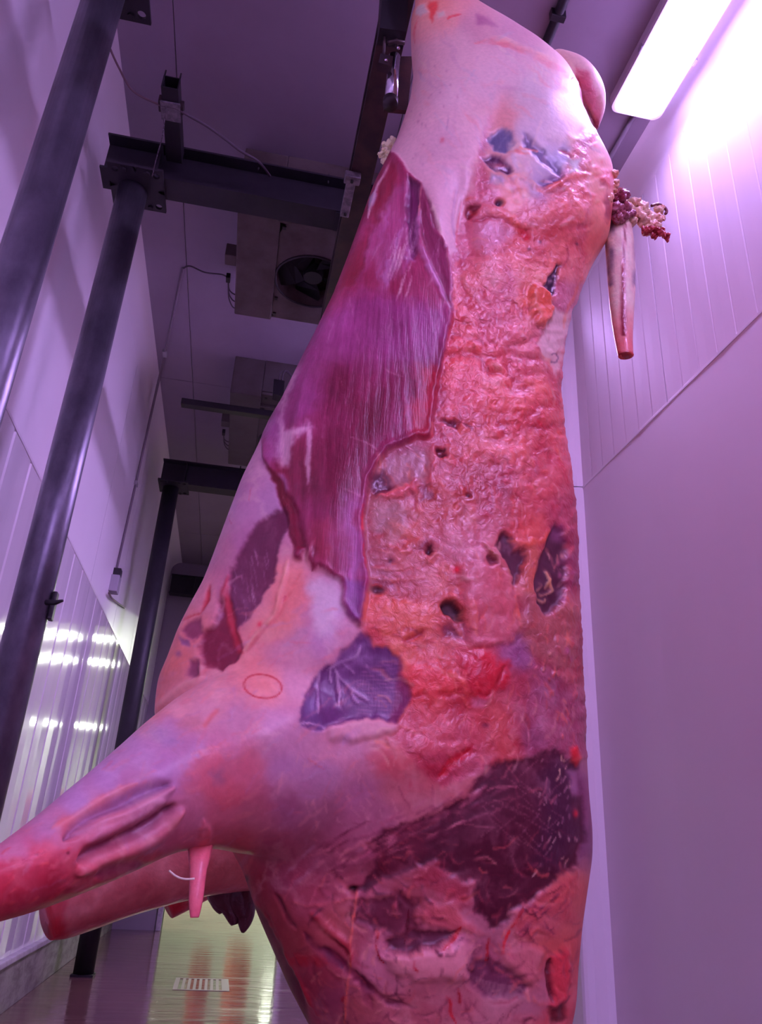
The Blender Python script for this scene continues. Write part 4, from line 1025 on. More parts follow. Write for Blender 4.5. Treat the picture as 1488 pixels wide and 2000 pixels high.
poly(6, [(395, 1200), (425, 1205), (410, 1275), (380, 1270)], (205, 135, 175), 3, 3, 0.9, 0.004)
line(6, [(760, -20), (745, 90)], 1.6, (170, 50, 90), 0.7); line(6, [(640, 150), (605, 195), (630, 240)], 1.3, (160, 60, 100), 0.7)
line(6, [(690, 560), (590, 640), (500, 900), (440, 950)], 3, (190, 130, 175), 0.5, 0.003)
# shoulder folds
line(6, [(1000, 480), (960, 640), (900, 850), (780, 1000), (690, 1110)], 6, (218, 140, 160), 0.8, 0.008, warp=5)
line(6, [(1090, 560), (1000, 720), (900, 900), (830, 960), (720, 1110)], 5, (180, 80, 110), 0.6, -0.006, warp=5)
poly(6, [(930, 560), (1090, 560), (1140, 760), (1000, 960), (930, 930), (880, 800)], (212, 112, 132), 18, 14, 0.6)
poly(6, [(1140, 640), (1300, 610), (1390, 760), (1330, 1000), (1220, 1010), (1150, 850)], (204, 160, 214), 14, 14, 0.85)
line(6, [(1100, 440), (1130, 470), (1185, 350)], 4, (205, 140, 180), 0.7, 0.003); line(6, [(1190, 400), (1170, 560)], 4, (110, 20, 55), 0.8, -0.005)
blob(6, (810, 915), 4, 5, (190, 40, 70), 0.9); line(6, [(985, 720), (965, 770)], 2.4, (175, 50, 75), 0.8)
# oval ink stamp
th = np.linspace(0, 2 * math.pi, 26)
line(0, [(513 + 37 * math.cos(a) * 0.985 - 23 * math.sin(a) * 0.17, 1341 + 23 * math.sin(a) * 0.985 + 37 * math.cos(a) * 0.17) for a in th], 2.4, (172, 50, 72), 0.9, 0, False, 1.5)
blob(0, (513, 1341), 26, 14, (208, 105, 130), 0.35, 0, 0.17)
# the purple shoulder muscle with white film veins
poly(7, [(452, 300), (490, 298), (515, 340), (520, 372), (600, 382), (690, 442), (684, 550), (742, 640), (760, 690), (704, 760), (662, 846), (560, 822), (470, 820), (350, 852), (230, 895), (90, 890), (68, 850), (80, 760), (110, 690), (180, 560), (225, 500), (300, 470), (330, 400), (395, 365)], (92, 42, 105), 3.5, 6, 0.98, -0.006, 0.33, 0.0, 0.4, edge=0.002)
poly(7, [(690, 440), (705, 470), (700, 545), (745, 640), (765, 690), (720, 740), (665, 845), (610, 830), (660, 700), (670, 560)], (112, 36, 88), 5, 5, 0.85)
poly(7, [(60, 850), (110, 680), (190, 690), (190, 800), (240, 860), (200, 905), (90, 900)], (110, 80, 150), 10, 10, 0.55, tex=0.5, tsc=16)
for p, w in (([(200, 520), (190, 620), (192, 720), (185, 790)], 4), ([(290, 500), (320, 560), (390, 630), (420, 655), (510, 715)], 3.5), ([(300, 520), (320, 640), (315, 730)], 4), ([(315, 730), (340, 770), (370, 805)], 3),
             ([(390, 630), (405, 690), (440, 730)], 2.4), ([(260, 500), (275, 600)], 2.4), ([(330, 470), (420, 540)], 2.4), ([(250, 520), (330, 470), (420, 440), (450, 370)], 3.5), ([(60, 860), (150, 850), (230, 880)], 3), ([(480, 480), (520, 560)], 2)):
    line(7, p, w, (178, 128, 190), 0.8, 0.003, warp=4)
for i in range(12):
    line(7, [(450 - i * 6, 500 + i * 26), (560, 495 + i * 27), (690, 480 + i * 28)], 1.4, (150, 88, 150), 0.5, 0.0005, warp=2)
poly(7, [(300, 470), (340, 400), (440, 380), (520, 430), (460, 500), (360, 520), (250, 560)], (160, 115, 185), 12, 18, 0.5, tex=0.7, tsc=10)
poly(7, [(240, 890), (350, 852), (470, 824), (570, 826), (680, 850), (650, 890), (520, 930), (380, 960), (260, 950)], (196, 128, 172), 6, 8, 0.8, 0.010)
# red torn tissue beside it
poly(7, [(450, 260), (490, 80), (560, 80), (590, 110), (560, 300), (600, 370), (520, 370), (500, 310)], (190, 62, 80), 8, 10, 0.5)
poly(7, [(700, 560), (760, 500), (900, 500), (1060, 620), (1000, 680), (860, 680), (780, 690)], (208, 82, 92), 14, 14, 0.8, 0.006, lump=0.8)
poly(7, [(1050, 560), (1080, 470), (1150, 420), (1230, 470), (1320, 480), (1325, 620), (1240, 700), (1170, 720), (1090, 660)], (182, 48, 66), 10, 16, 0.9, 0.004, lump=0.9)
line(7, [(760, 690), (880, 660), (980, 680), (1050, 640)], 8, (170, 55, 70), 0.6, -0.006)
line(7, [(980, 540), (1060, 600), (1090, 680)], 8, (215, 105, 105), 0.8, 0.005)
poly(7, [(1100, 700), (1160, 690), (1220, 710), (1180, 760), (1120, 750)], (195, 120, 160), 6, 9, 0.8)
line(7, [(1130, 660), (1190, 680), (1240, 650), (1310, 500)], 4, (140, 25, 45), 0.8, -0.008)
poly(7, [(910, 1180), (930, 1110), (1010, 1030), (1110, 990), (1130, 1020), (1050, 1070), (960, 1150)], (172, 30, 50), 6, 9, 0.85, -0.006)
line(7, [(740, 1180), (742, 1235)], 2.4, (165, 30, 60), 0.9); blob(7, (1200, 860), 6, 5, (110, 40, 65), 0.9)
poly(7, [(500, 1050), (600, 1000), (760, 1080), (700, 1160), (540, 1140)], (180, 72, 98), 20, 16, 0.7)
poly(7, [(100, 940), (330, 940), (520, 960), (440, 1050), (220, 1080)], (180, 116, 165), 18, 20, 0.7)
for i in range(28):
    rs = random.Random(i + 5); x, y = rs.uniform(60, 700), rs.uniform(950, 1450)
    line(7, [(x, y), (x + rs.uniform(-60, 60), y + rs.uniform(40, 110))], 2, (198, 125, 160), 0.35, 0.001, warp=12)

# ---- holes and torn film low on the side
poly(5, [(170, 280), (260, 200), (360, 170), (470, 170), (500, 240), (480, 360), (380, 350), (280, 420), (200, 470), (140, 430)], (150, 92, 122), 10, 14, 0.85, -0.006, 0.28, 0.2)
poly(5, [(150, 330), (210, 300), (250, 360), (240, 420), (190, 470), (140, 430)], (84, 42, 72), 8, 10, 0.8, -0.006)
poly(5, [(210, 420), (250, 385), (285, 395), (230, 450)], (80, 22, 48), 5, 6, 0.9, -0.006)
poly(5, [(270, 400), (390, 360), (410, 420), (300, 460), (200, 490), (220, 460)], (206, 105, 125), 6, 12, 0.85, 0.010)
poly(5, [(420, 420), (470, 370), (520, 400), (510, 490), (440, 500)], (128, 72, 95), 8, 12, 0.8, -0.006)
line(5, [(515, 20), (505, 120), (520, 230), (500, 330), (515, 420)], 3, (205, 110, 130), 0.8, 0.005, warp=8)
for i in range(16):
    x = 280 + i * 15
    line(5, [(x, 190 + (i % 3) * 8), (x + 4, 330 + (i % 4) * 12)], 1.8, (188, 125, 148), 0.5, 0.001, warp=5)
poly(5, [(150, 520), (300, 500), (400, 560), (360, 680), (240, 700), (150, 640)], (148, 95, 115), 16, 20, 0.7, lump=0.2)
poly(5, [(300, 640), (420, 620), (440, 720), (340, 740)], (196, 100, 96), 14, 14, 0.7)
for p in ([(400, 500), (480, 590), (540, 660)], [(280, 560), (340, 540), (420, 520)], [(130, 770), (260, 800), (380, 790)], [(140, 890), (260, 900), (420, 880)], [(130, 960), (280, 970), (460, 960)], [(460, 870), (530, 800), (560, 760)]):
    line(5, p, 4, (204, 128, 135), 0.6, 0.005, warp=14)
poly(5, [(470, 800), (480, 760), (510, 745), (512, 800), (490, 822)], (56, 20, 40), 4, 5, 1.0, -0.014)
poly(5, [(420, 780), (470, 720), (500, 740), (470, 800)], (120, 60, 85), 8, 6, 0.7)
blob(5, (260, 850), 6, 5, (92, 48, 70), 0.95, -0.006); blob(5, (172, 1033), 12, 9, (92, 60, 78), 0.95, -0.010, power=4)
line(5, [(140, 1005), (170, 998), (205, 1012)], 3, (205, 95, 105), 0.8, 0.005)
poly(5, [(530, 160), (590, 170), (598, 215), (560, 225), (530, 200)], (74, 18, 42), 3, 5, 0.95, -0.012)
poly(5, [(560, 10), (640, -10), (690, 10), (670, 50), (620, 30)], (88, 26, 50), 4, 8, 0.95, -0.010)
line(5, [(700, 20), (760, 50), (740, 65)], 4, (92, 28, 52), 0.8, -0.008)
blob(5, (725, 455), 5, 4, (66, 24, 38), 1.0, -0.008)
blob(5, (655, 915), 7, 6, (205, 25, 50), 0.95, 0.001)
poly(5, [(555, 1125), (600, 1100), (640, 1105), (690, 1160), (700, 1225), (655, 1215), (610, 1185), (580, 1175)], (48, 12, 30), 3, 6, 1.0, -0.020, 0.6, 0.0)
poly(5, [(560, 1250), (690, 1200), (705, 1320), (560, 1310)], (120, 66, 95), 8, 12, 0.8, -0.006)
for i in range(11):
    line(5, [(585 + i * 7, 1200 + i * 8), (640 + i * 5, 1180 + i * 13), (695, 1175 + i * 14)], 2.4, (186, 108, 125), 0.85, 0.005, warp=7)
line(5, [(530, 1095), (600, 1075), (660, 1100), (710, 1170), (720, 1260)], 9, (212, 112, 112), 0.85, 0.006, warp=8)
poly(5, [(120, 1080), (300, 1090), (480, 1110), (560, 1180), (520, 1260), (360, 1320), (180, 1280), (70, 1250)], (206, 108, 104), 16, 14, 0.75, 0.004)
for i in range(10):
    line(5, [(150 + i * 12, 1120 + i * 17), (330, 1110 + i * 19), (520, 1130 + i * 17)], 2.2, (216, 126, 120), 0.5, 0.002, warp=12)
line(5, [(330, 1340), (420, 1310), (470, 1270)], 5, (165, 62, 78), 0.8, -0.008)
# pale thick flap between the two dark gaps
poly(5, [(680, 900), (760, 880), (900, 900), (990, 960), (1000, 1080), (1035, 1230), (1010, 1320), (820, 1380), (720, 1380), (715, 1200), (690, 1080)], (186, 98, 122), 8, 14, 0.8, 0.010, lump=0.7)
line(5, [(700, 1060), (740, 1160), (760, 1280)], 8, (212, 120, 130), 0.6, 0.006); line(5, [(1000, 1060), (1030, 1180), (1040, 1250)], 6, (214, 112, 112), 0.8, 0.008)
poly(5, [(560, 680), (680, 640), (760, 720), (840, 830), (760, 880), (640, 860), (560, 780)], (190, 118, 140), 20, 20, 0.7, 0.004)
poly(5, [(920, 685), (955, 665), (1005, 725), (1010, 790), (1085, 785), (1075, 880), (1045, 930), (1010, 1000), (985, 930), (945, 840), (905, 760)], (72, 22, 50), 4, 8, 0.97, -0.012, 0.55, 0.0, 0.3)
poly(5, [(835, 830), (880, 820), (900, 870), (860, 890)], (88, 32, 52), 4, 7, 0.9, -0.010)
for i in range(16):
    rs = random.Random(i + 800); x, y = 800 + i * 12, 740 + i * 13
    line(5, [(x, y), (x + rs.uniform(20, 40), y + rs.uniform(10, 40))], 3.6, (176, 108, 112), 0.8, 0.008, warp=8)
poly(5, [(1230, 665), (1260, 630), (1300, 690), (1325, 760), (1325, 950), (1290, 1090), (1240, 1150), (1190, 1180), (1150, 1090), (1140, 960), (1180, 800)], (68, 22, 50), 5, 8, 0.98, -0.012, 0.55, 0.0, 0.3)
poly(5, [(1230, 640), (1300, 640), (1320, 740), (1280, 740), (1240, 700)], (120, 62, 112), 8, 8, 0.8)
poly(5, [(1080, 780), (1150, 750), (1150, 900), (1130, 1020), (1070, 1020), (1060, 900)], (182, 98, 98), 6, 12, 0.85, 0.004, lump=0.9)
line(5, [(980, 720), (1060, 760), (1120, 740), (1190, 730), (1220, 660)], 7, (205, 100, 92), 0.8, 0.005, warp=12)
for p in ([(1215, 915), (1245, 990), (1255, 1030), (1190, 1060), (1175, 1050)], [(1160, 1030), (1190, 1000), (1180, 985)], [(1150, 1075), (1200, 1100), (1215, 1080)], [(1240, 960), (1215, 1010)]):
    line(5, p, 3.2, (182, 122, 118), 0.95, 0.006, False, 3)
poly(5, [(1050, 1250), (1100, 1050), (1150, 1090), (1180, 1190), (1290, 1140), (1370, 1160), (1390, 1480), (1200, 1500), (1060, 1400)], (158, 92, 102), 12, 16, 0.8, 0.003, lump=0.9)
poly(5, [(1000, 1290), (1060, 1280), (1100, 1400), (1120, 1500), (1000, 1500)], (142, 92, 142), 12, 14, 0.7)
for i in range(34):
    rs = random.Random(i + 1200); x, y = rs.uniform(1060, 1128), rs.uniform(1170, 1450)
    line(0, [(x, y), (x + rs.uniform(-9, 9), y + rs.uniform(8, 22))], 2.6, rs.choice([(196, 130, 128), (170, 84, 96), (200, 110, 120)]), 0.7, 0.005, warp=5)
for i in range(26):
    rs = random.Random(i + 1600); y = rs.uniform(1030, 1300)
    blob(0, (rs.uniform(1098, 1122), y), 4, 6, rs.choice([(180, 90, 110), (150, 72, 120), (196, 120, 140)]), 0.7, 0.004)
line(5, [(1135, 0), (1210, 70), (1260, 180), (1300, 300), (1330, 400)], 3, (190, 50, 70), 0.7, -0.004)
line(5, [(1215, 60), (1250, 150), (1300, 260)], 3, (215, 130, 125), 0.7, 0.006)

# ---- big dark shoulder muscle and the neck
poly(8, [(930, 120), (1100, 85), (1290, 30), (1390, 100), (1430, 300), (1440, 480), (1405, 650), (1300, 720), (1150, 850), (1050, 920), (1000, 995), (930, 1010), (850, 900), (850, 780), (720, 690), (640, 640), (540, 660), (400, 720), (250, 810), (170, 800), (330, 690), (260, 570), (360, 480), (500, 445), (620, 390), (730, 330), (800, 290), (860, 200)], (64, 12, 36), 6, 14, 0.97, -0.005, 0.36, 0.0, 0.25)
poly(8, [(1180, 200), (1300, 60), (1400, 120), (1430, 480), (1300, 680), (1160, 640), (1200, 420)], (58, 22, 58), 22, 16, 0.6)
poly(8, [(400, 480), (560, 430), (620, 560), (480, 680), (300, 760), (260, 600)], (92, 24, 50), 14, 20, 0.7, tex=0.5, tsc=20)
for i in range(26):
    rs = random.Random(i + 2000); x, y = rs.uniform(820, 1300), rs.uniform(180, 520); a = rs.choice([0.75, 0.5, -0.7])
    L_ = rs.uniform(60, 200)
    line(8, [(x, y), (x + L_ * math.cos(a), y + L_ * math.sin(a))], 1.1, (150, 85, 120), 0.45, 0.0005, warp=2)
for i in range(50):
    rs = random.Random(i + 2200); x, y = rs.uniform(1180, 1410), rs.uniform(60, 700)
    line(8, [(x, y), (x + rs.uniform(-25, 10), y + rs.uniform(10, 40))], 1.8, rs.choice([(190, 140, 170), (150, 95, 135), (205, 150, 160)]), rs.uniform(0.4, 0.9), 0.003, warp=4)
for i in range(30):
    rs = random.Random(i + 2300); x, y = rs.uniform(280, 700), rs.uniform(480, 760)
    line(8, [(x, y), (x + rs.uniform(20, 60), y + rs.uniform(-30, 20))], 2.2, (150, 62, 82), 0.5, 0.002, warp=12)
line(8, [(1085, 490), (1140, 430), (1180, 390)], 3, (140, 85, 130), 0.6)
poly(8, [(1360, 30), (1400, 20), (1415, 90), (1390, 130), (1365, 100)], (188, 45, 55), 4, 6, 0.9, 0.006)
poly(8, [(1350, 150), (1400, 160), (1415, 280), (1380, 280)], (140, 85, 140), 6, 6, 0.8)
blob(8, (1390, 380), 5, 8, (185, 30, 50), 0.9, 0.003)
poly(8, [(900, 120), (940, 150), (860, 200), (760, 280), (690, 280), (780, 190)], (180, 102, 140), 10, 12, 0.75, 0.003, tex=0.5, tsc=14, tdir=-0.5, tst=4)
# lower torn zone
poly(8, [(560, 660), (680, 650), (720, 720), (830, 760), (820, 880), (760, 900), (640, 830), (520, 760)], (138, 50, 72), 12, 18, 0.8, lump=0.6)
poly(8, [(200, 840), (420, 820), (560, 880), (560, 1010), (420, 1060), (300, 1010), (180, 930)], (80, 22, 48), 10, 18, 0.85, -0.006)
poly(8, [(620, 880), (760, 870), (780, 960), (900, 1040), (760, 1020), (640, 1000), (540, 930)], (172, 82, 102), 12, 18, 0.85, 0.006, lump=0.5)
poly(8, [(370, 1080), (520, 1020), (700, 1030), (760, 1010), (740, 1060), (600, 1110), (480, 1130), (380, 1120)], (72, 22, 50), 6, 12, 0.9, -0.010)
poly(8, [(340, 1150), (480, 1130), (620, 1100), (800, 1080), (830, 1180), (780, 1280), (560, 1260), (420, 1240)], (192, 112, 150), 10, 14, 0.9, 0.008)
poly(8, [(800, 1060), (1000, 1080), (1010, 1160), (900, 1220), (820, 1160)], (128, 60, 92), 14, 16, 0.7)
poly(8, [(830, 1160), (1000, 1200), (1140, 1300), (1090, 1370), (900, 1370), (800, 1260)], (86, 32, 68), 9, 12, 0.9, -0.005, fib=0.5)
for i in range(13):
    line(8, [(830 + i * 8, 1265 + i * 8), (960, 1300 + i * 6), (1110, 1320 + i * 5)], 1.2, (140, 88, 122), 0.6, 0.0005, warp=2)
poly(8, [(1010, 1170), (1080, 1080), (1210, 1130), (1190, 1230), (1150, 1305), (1100, 1260)], (182, 104, 132), 7, 10, 0.9, 0.006, lump=0.5)
poly(8, [(1160, 1320), (1240, 1160), (1260, 1400), (1200, 1480), (1080, 1450)], (150, 88, 128), 12, 12, 0.7)
poly(8, [(1040, 1000), (1160, 850), (1390, 700), (1400, 800), (1360, 960), (1240, 1040), (1100, 1080)], (172, 80, 98), 12, 16, 0.8, 0.004, lump=0.7)
for i in range(22):
    rs = random.Random(i + 2500); x, y = rs.uniform(1040, 1330), rs.uniform(830, 1060)
    line(8, [(x, y), (x + 50, y - rs.uniform(25, 60))], 3.0, rs.choice([(120, 50, 80), (198, 105, 120), (105, 45, 80)]), 0.6, 0.003, warp=6)
poly(8, [(1250, 1160), (1340, 1100), (1360, 1250), (1330, 1400), (1280, 1480), (1250, 1350)], (184, 62, 84), 8, 12, 0.85, 0.008, lump=0.6)
line(8, [(1250, 1160), (1240, 1260), (1262, 1400)], 5, (70, 15, 35), 0.9, -0.012)
poly(8, [(1250, 1420), (1330, 1400), (1330, 1500), (1260, 1516)], (80, 15, 30), 6, 8, 0.9, -0.004)
for p, w, c in (([(490, 900), (492, 980), (470, 1090)], 4, (70, 8, 30)), ([(330, 1020), (318, 1110), (360, 1190)], 3, (150, 20, 40)), ([(520, 1160), (512, 1190), (530, 1215)], 3.5, (170, 20, 45)), ([(765, 985), (740, 1050), (660, 1110)], 4, (160, 30, 45)),
                ([(690, 1360), (715, 1400), (720, 1460), (745, 1516)], 4.5, (165, 25, 45)), ([(750, 1310), (765, 1360), (768, 1410)], 4, (130, 18, 35)), ([(930, 1050), (918, 1130), (915, 1190)], 3.5, (140, 20, 35)), ([(1040, 1010), (1010, 1080), (1000, 1150)], 4, (185, 35, 50)),
                ([(1110, 880), (1075, 950), (1040, 1010)], 3, (170, 45, 60))):
    line(8, p, w, c, 0.95, 0.001, True, 5, rough=0.12)
blob(8, (180, 795), 9, 5, (40, 8, 22), 1.0, -0.012, -0.2, power=4)
line(8, [(208, 815), (195, 950), (182, 1060), (180, 1200), (165, 1350), (152, 1500)], 3.2, (196, 88, 98), 0.9, 0.006, False, 4)
# neck folds, running down and to the right
for p, w, c, h in (([(470, 560), (560, 700), (640, 800)], 5, (88, 20, 42), -0.006), ([(740, 690), (860, 800), (1010, 940), (1040, 1060)], 8, (150, 40, 62), 0.008), ([(900, 880), (1000, 970), (1035, 1050)], 4, (110, 18, 38), -0.005),
                   ([(850, 950), (960, 1060), (1120, 1250), (1200, 1450)], 9, (96, 22, 62), -0.008), ([(700, 830), (860, 1000), (980, 1120)], 8, (82, 22, 60), -0.005), ([(1070, 1150), (1200, 1300), (1340, 1400), (1488, 1430)], 8, (84, 18, 52), -0.008),
                   ([(600, 620), (700, 640), (850, 640), (1000, 610), (1080, 600)], 3, (172, 70, 92), 0.004), ([(600, 1050), (760, 1040), (880, 1080)], 14, (150, 28, 48), 0.0), ([(1000, 1330), (985, 1390)], 4, (140, 18, 38), 0.002)):
    line(10, p, w, c, 0.75, h, True, 8)
for i in range(18):
    rs = random.Random(i + 2700); x, y = rs.uniform(500, 1100), rs.uniform(640, 1400)
    line(10, [(x, y), (x + 90, y + 110)], 2.4, rs.choice([(165, 70, 92), (100, 28, 58), (150, 48, 70)]), 0.5, 0.002, warp=7)
poly(10, [(180, 440), (235, 440), (300, 620), (400, 720), (520, 960), (620, 1160), (690, 1320), (720, 1566), (600, 1620), (540, 1300), (420, 1060), (330, 800), (260, 640)], (72, 8, 28), 7, 6, 0.9, -0.006)
line(10, [(170, 430), (200, 520), (270, 690), (340, 860), (450, 1100), (530, 1260), (600, 1560)], 5, (118, 22, 44), 0.8, 0.003)
line(10, [(260, 560), (400, 760), (560, 1040), (680, 1260), (790, 1500)], 6, (150, 34, 54), 0.75, 0.006)
blob(10, (140, 400), 9, 8, (86, 8, 26), 0.95, -0.010); blob(10, (225, 460), 6, 5, (40, 4, 14), 1.0, -0.010)
line(10, [(175, 400), (185, 450), (185, 510)], 5, (192, 60, 78), 0.9, 0.006)

# ---- foreleg: tendons and hollows, with groove shade and ridge highlights painted in
def groove(pts, w, col, op, dh):
    line(9, pts, w * 1.3, col, op * 0.85, dh * 0.62, True, 2, soft=1.0)
    line(9, pts, w * 2.1, None, 1.0, dh * 0.4, True, 2, soft=1.0)


groove([(380, 1060), (470, 980), (560, 920), (700, 860), (820, 800), (980, 750)], 19, (110, 68, 130), 0.75, -0.016)
groove([(470, 1200), (560, 1140), (700, 1070), (820, 1010), (920, 950), (1010, 880)], 20, (98, 36, 76), 0.85, -0.022)
groove([(420, 1030), (560, 960), (760, 900), (900, 830), (1010, 770)], 10, (190, 110, 150), 0.5, 0.010)
groove([(520, 1090), (700, 1000), (860, 920), (950, 850)], 13, (168, 96, 145), 0.6, 0.012)
groove([(450, 1270), (560, 1200), (720, 1140), (860, 1080), (960, 1000), (1060, 900)], 15, (192, 100, 135), 0.7, 0.014)
groove([(560, 1290), (700, 1240), (830, 1220)], 16, (120, 48, 95), 0.7, -0.006)
groove([(300, 1010), (430, 940), (600, 830), (800, 740)], 9, (205, 110, 135), 0.6, 0.006)
groove([(870, 350), (960, 270), (1060, 190), (1180, 130)], 10, (212, 140, 175), 0.7, 0.010)
groove([(1180, 420), (1230, 350), (1270, 310)], 7, (190, 85, 105), 0.7, -0.003)
poly(9, [(1150, 580), (1290, 560), (1320, 640), (1250, 740), (1330, 800), (1400, 760), (1420, 830), (1320, 900), (1200, 830), (1040, 760), (1080, 680)], (184, 82, 108), 14, 26, 0.6, 0.002, lump=0.25, tex=0.6, tsc=30)
poly(9, [(1220, 690), (1300, 680), (1300, 740), (1240, 750)], (130, 78, 125), 9, 10, 0.5, -0.001)
poly(9, [(1000, 380), (1150, 350), (1180, 420), (1060, 440)], (170, 100, 130), 14, 14, 0.5)
poly(9, [(860, 420), (950, 420), (1060, 520), (980, 540), (880, 470)], (145, 105, 170), 14, 12, 0.6)
line(9, [(1180, 960), (1190, 1100), (1150, 1250)], 16, (190, 75, 105), 0.6, 0.012)
poly(9, [(-60, 1230), (60, 1200), (200, 1210), (330, 1180), (380, 1300), (200, 1420), (0, 1500), (-80, 1460)], (150, 34, 64), 18, 16, 0.7)
for i in range(26):
    rs = random.Random(i + 2900); x, y = rs.uniform(0, 420), rs.uniform(1130, 1480)
    line(9, [(x, y), (x + 60, y - rs.uniform(10, 50))], 3.5, rs.choice([(205, 85, 105), (135, 28, 55), (190, 60, 85)]), 0.5, 0.003, warp=8)
blob(9, (393, 1148), 3, 2, (90, 20, 45), 0.9)
for i in range(30):
    rs = random.Random(i + 3100); x, y = rs.uniform(300, 1500), rs.uniform(150, 1100)
    line(9, [(x, y), (x + 70, y - rs.uniform(20, 70))], 3, rs.choice([(205, 120, 150), (165, 100, 165), (195, 85, 115)]), 0.3, 0.001, warp=10)

# strands of fat and film, following the pull of the tissue
for i in range(420):
    rs = random.Random(i + 5000); x, y = rs.uniform(715, 1125), rs.uniform(470, 1480)
    if x < 880 and y < 860:
        continue
    a = 1.05 if y < 1000 else (0.12 if x < 900 else 1.35)
    a += rs.gauss(0, 0.35); L_ = rs.uniform(14, 60)
    line(0, [(x, y), (x + L_ * 0.5 * math.cos(a), y + L_ * 0.5 * math.sin(a)), (x + L_ * math.cos(a + 0.3), y + L_ * math.sin(a + 0.3))], rs.uniform(1.6, 4.5),
         rs.choice([(218, 130, 138), (150, 62, 80), (192, 92, 96), (206, 112, 112), (170, 84, 110), (212, 150, 170)]), rs.uniform(0.25, 0.6), rs.choice([0.0035, 0.002, -0.003]), warp=9)
for i in range(260):
    rs = random.Random(i + 7000); x, y = rs.uniform(60, 720), rs.uniform(1180, 1720)
    a = math.pi - 0.62 + rs.gauss(0, 0.3); L_ = rs.uniform(20, 80)
    line(0, [(x, y), (x + L_ * math.cos(a), y + L_ * math.sin(a))], rs.uniform(2, 7), rs.choice([(212, 128, 160), (168, 112, 182), (198, 92, 122), (176, 128, 190), (205, 110, 135)]), rs.uniform(0.12, 0.32), rs.choice([0.001, -0.001, 0.0015]), warp=14)
for i in range(150):
    rs = random.Random(i + 8000); x, y = rs.uniform(600, 1120), rs.uniform(1480, 2040)
    a = rs.choice([0.6, 2.4, 1.5]) + rs.gauss(0, 0.4); L_ = rs.uniform(16, 60)
    line(0, [(x, y), (x + L_ * math.cos(a), y + L_ * math.sin(a))], rs.uniform(1.4, 4), rs.choice([(190, 100, 130), (120, 44, 78), (176, 70, 88), (96, 26, 56)]), rs.uniform(0.15, 0.45), rs.choice([0.002, -0.002]), warp=12)
for i in range(130):
    rs = random.Random(i + 9000); x, y = rs.uniform(800, 1150), rs.uniform(60, 360)
    a = 0.9 + rs.gauss(0, 0.5); L_ = rs.uniform(20, 80)
    line(0, [(x, y), (x + L_ * math.cos(a), y + L_ * math.sin(a))], rs.uniform(2, 6), rs.choice([(218, 168, 200), (186, 128, 182), (206, 124, 152), (178, 150, 204)]), rs.uniform(0.15, 0.4), 0.0008, warp=14)
for i in range(330):
    rs = random.Random(i + 11000); x, y = rs.uniform(620, 1110), rs.uniform(1650, 2040)
    a = rs.choice([0.5, 0.8, 1.5, 2.5, -0.5]) + rs.gauss(0, 0.3); L_ = rs.uniform(12, 55)
    line(0, [(x, y), (x + L_ * 0.5 * math.cos(a + 0.3), y + L_ * 0.5 * math.sin(a + 0.3)), (x + L_ * math.cos(a), y + L_ * math.sin(a))], rs.uniform(1.4, 5), rs.choice([(206, 124, 150), (70, 18, 44), (190, 84, 98), (88, 26, 58), (150, 60, 92)]), rs.uniform(0.25, 0.6), rs.choice([0.004, 0.003, -0.004]), warp=12)
for i in range(120):
    rs = random.Random(i + 12000); x = rs.uniform(600, 960); y = 1700 - (x - 600) * 0.42 + rs.uniform(-40, 40)
    L_ = rs.uniform(25, 80); a = -0.42 + rs.gauss(0, 0.2)
    line(0, [(x, y), (x + L_ * math.cos(a), y + L_ * math.sin(a))], rs.uniform(1.6, 5), rs.choice([(176, 96, 130), (96, 30, 62), (150, 70, 110)]), rs.uniform(0.3, 0.6), 0.001, warp=10)
web = ridge(gx + 26 * FX + 30 * WX, gy + 26 * FY + 30 * WY, 44, 3, 610)
web = np.clip((web - 0.66) / 0.22, 0, 1)[..., None] * np.clip(0.3 + 2.5 * fbm(gx, gy, 90, 2, 640), 0, 1)[..., None]
IMG += web * (1 - 0.75 * np.clip(FIB, 0, 1))[..., None] * 0.26 * (np.array([214, 160, 200], np.float32) - IMG)
# film glaze: slow, soft variation everywhere
IMG += fbm(gx + 20 * FX, gy + 20 * FY, 26, 4, 500)[..., None] * np.array([9, 12, 13], np.float32)
gray = IMG.mean(2, keepdims=True)
IMG = gray + (IMG - gray) * 1.16
IMG -= (LMP * np.array([1.0]))[..., None] * np.array([12, 27, 20], np.float32)
IMG = np.clip(IMG, 4, 235)
WB = np.array([0.70, 0.45, 1.08]) * 0.92         # one even light tint divided out of the colours above
HGT *= 0.70
for a in (0, 1, 0, 1):
    HGT[:] = 0.5 * HGT + 0.25 * (np.roll(HGT, 1, a) + np.roll(HGT, -1, a))
ALB = np.clip(lin(IMG) / WB * 0.82, 0.004, 0.86).astype(np.float32)


def sample(A, px, py):
    x = np.clip((px - GX0) / ST, 0, GW - 1.001); y = np.clip((py - GY0) / ST, 0, GH - 1.001)
    i = x.astype(int); j = y.astype(int); fx = x - i; fy = y - j
    if A.ndim == 3:
        fx = fx[:, None]; fy = fy[:, None]
    return (A[j, i] * (1 - fx) + A[j, i + 1] * fx) * (1 - fy) + (A[j + 1, i] * (1 - fx) + A[j + 1, i + 1] * fx) * fy


def project(P):
    c = (P - EYE) @ W2C.T
    return CX + F_PX * c[:, 0] / c[:, 2], CY + F_PX * c[:, 1] / c[:, 2]


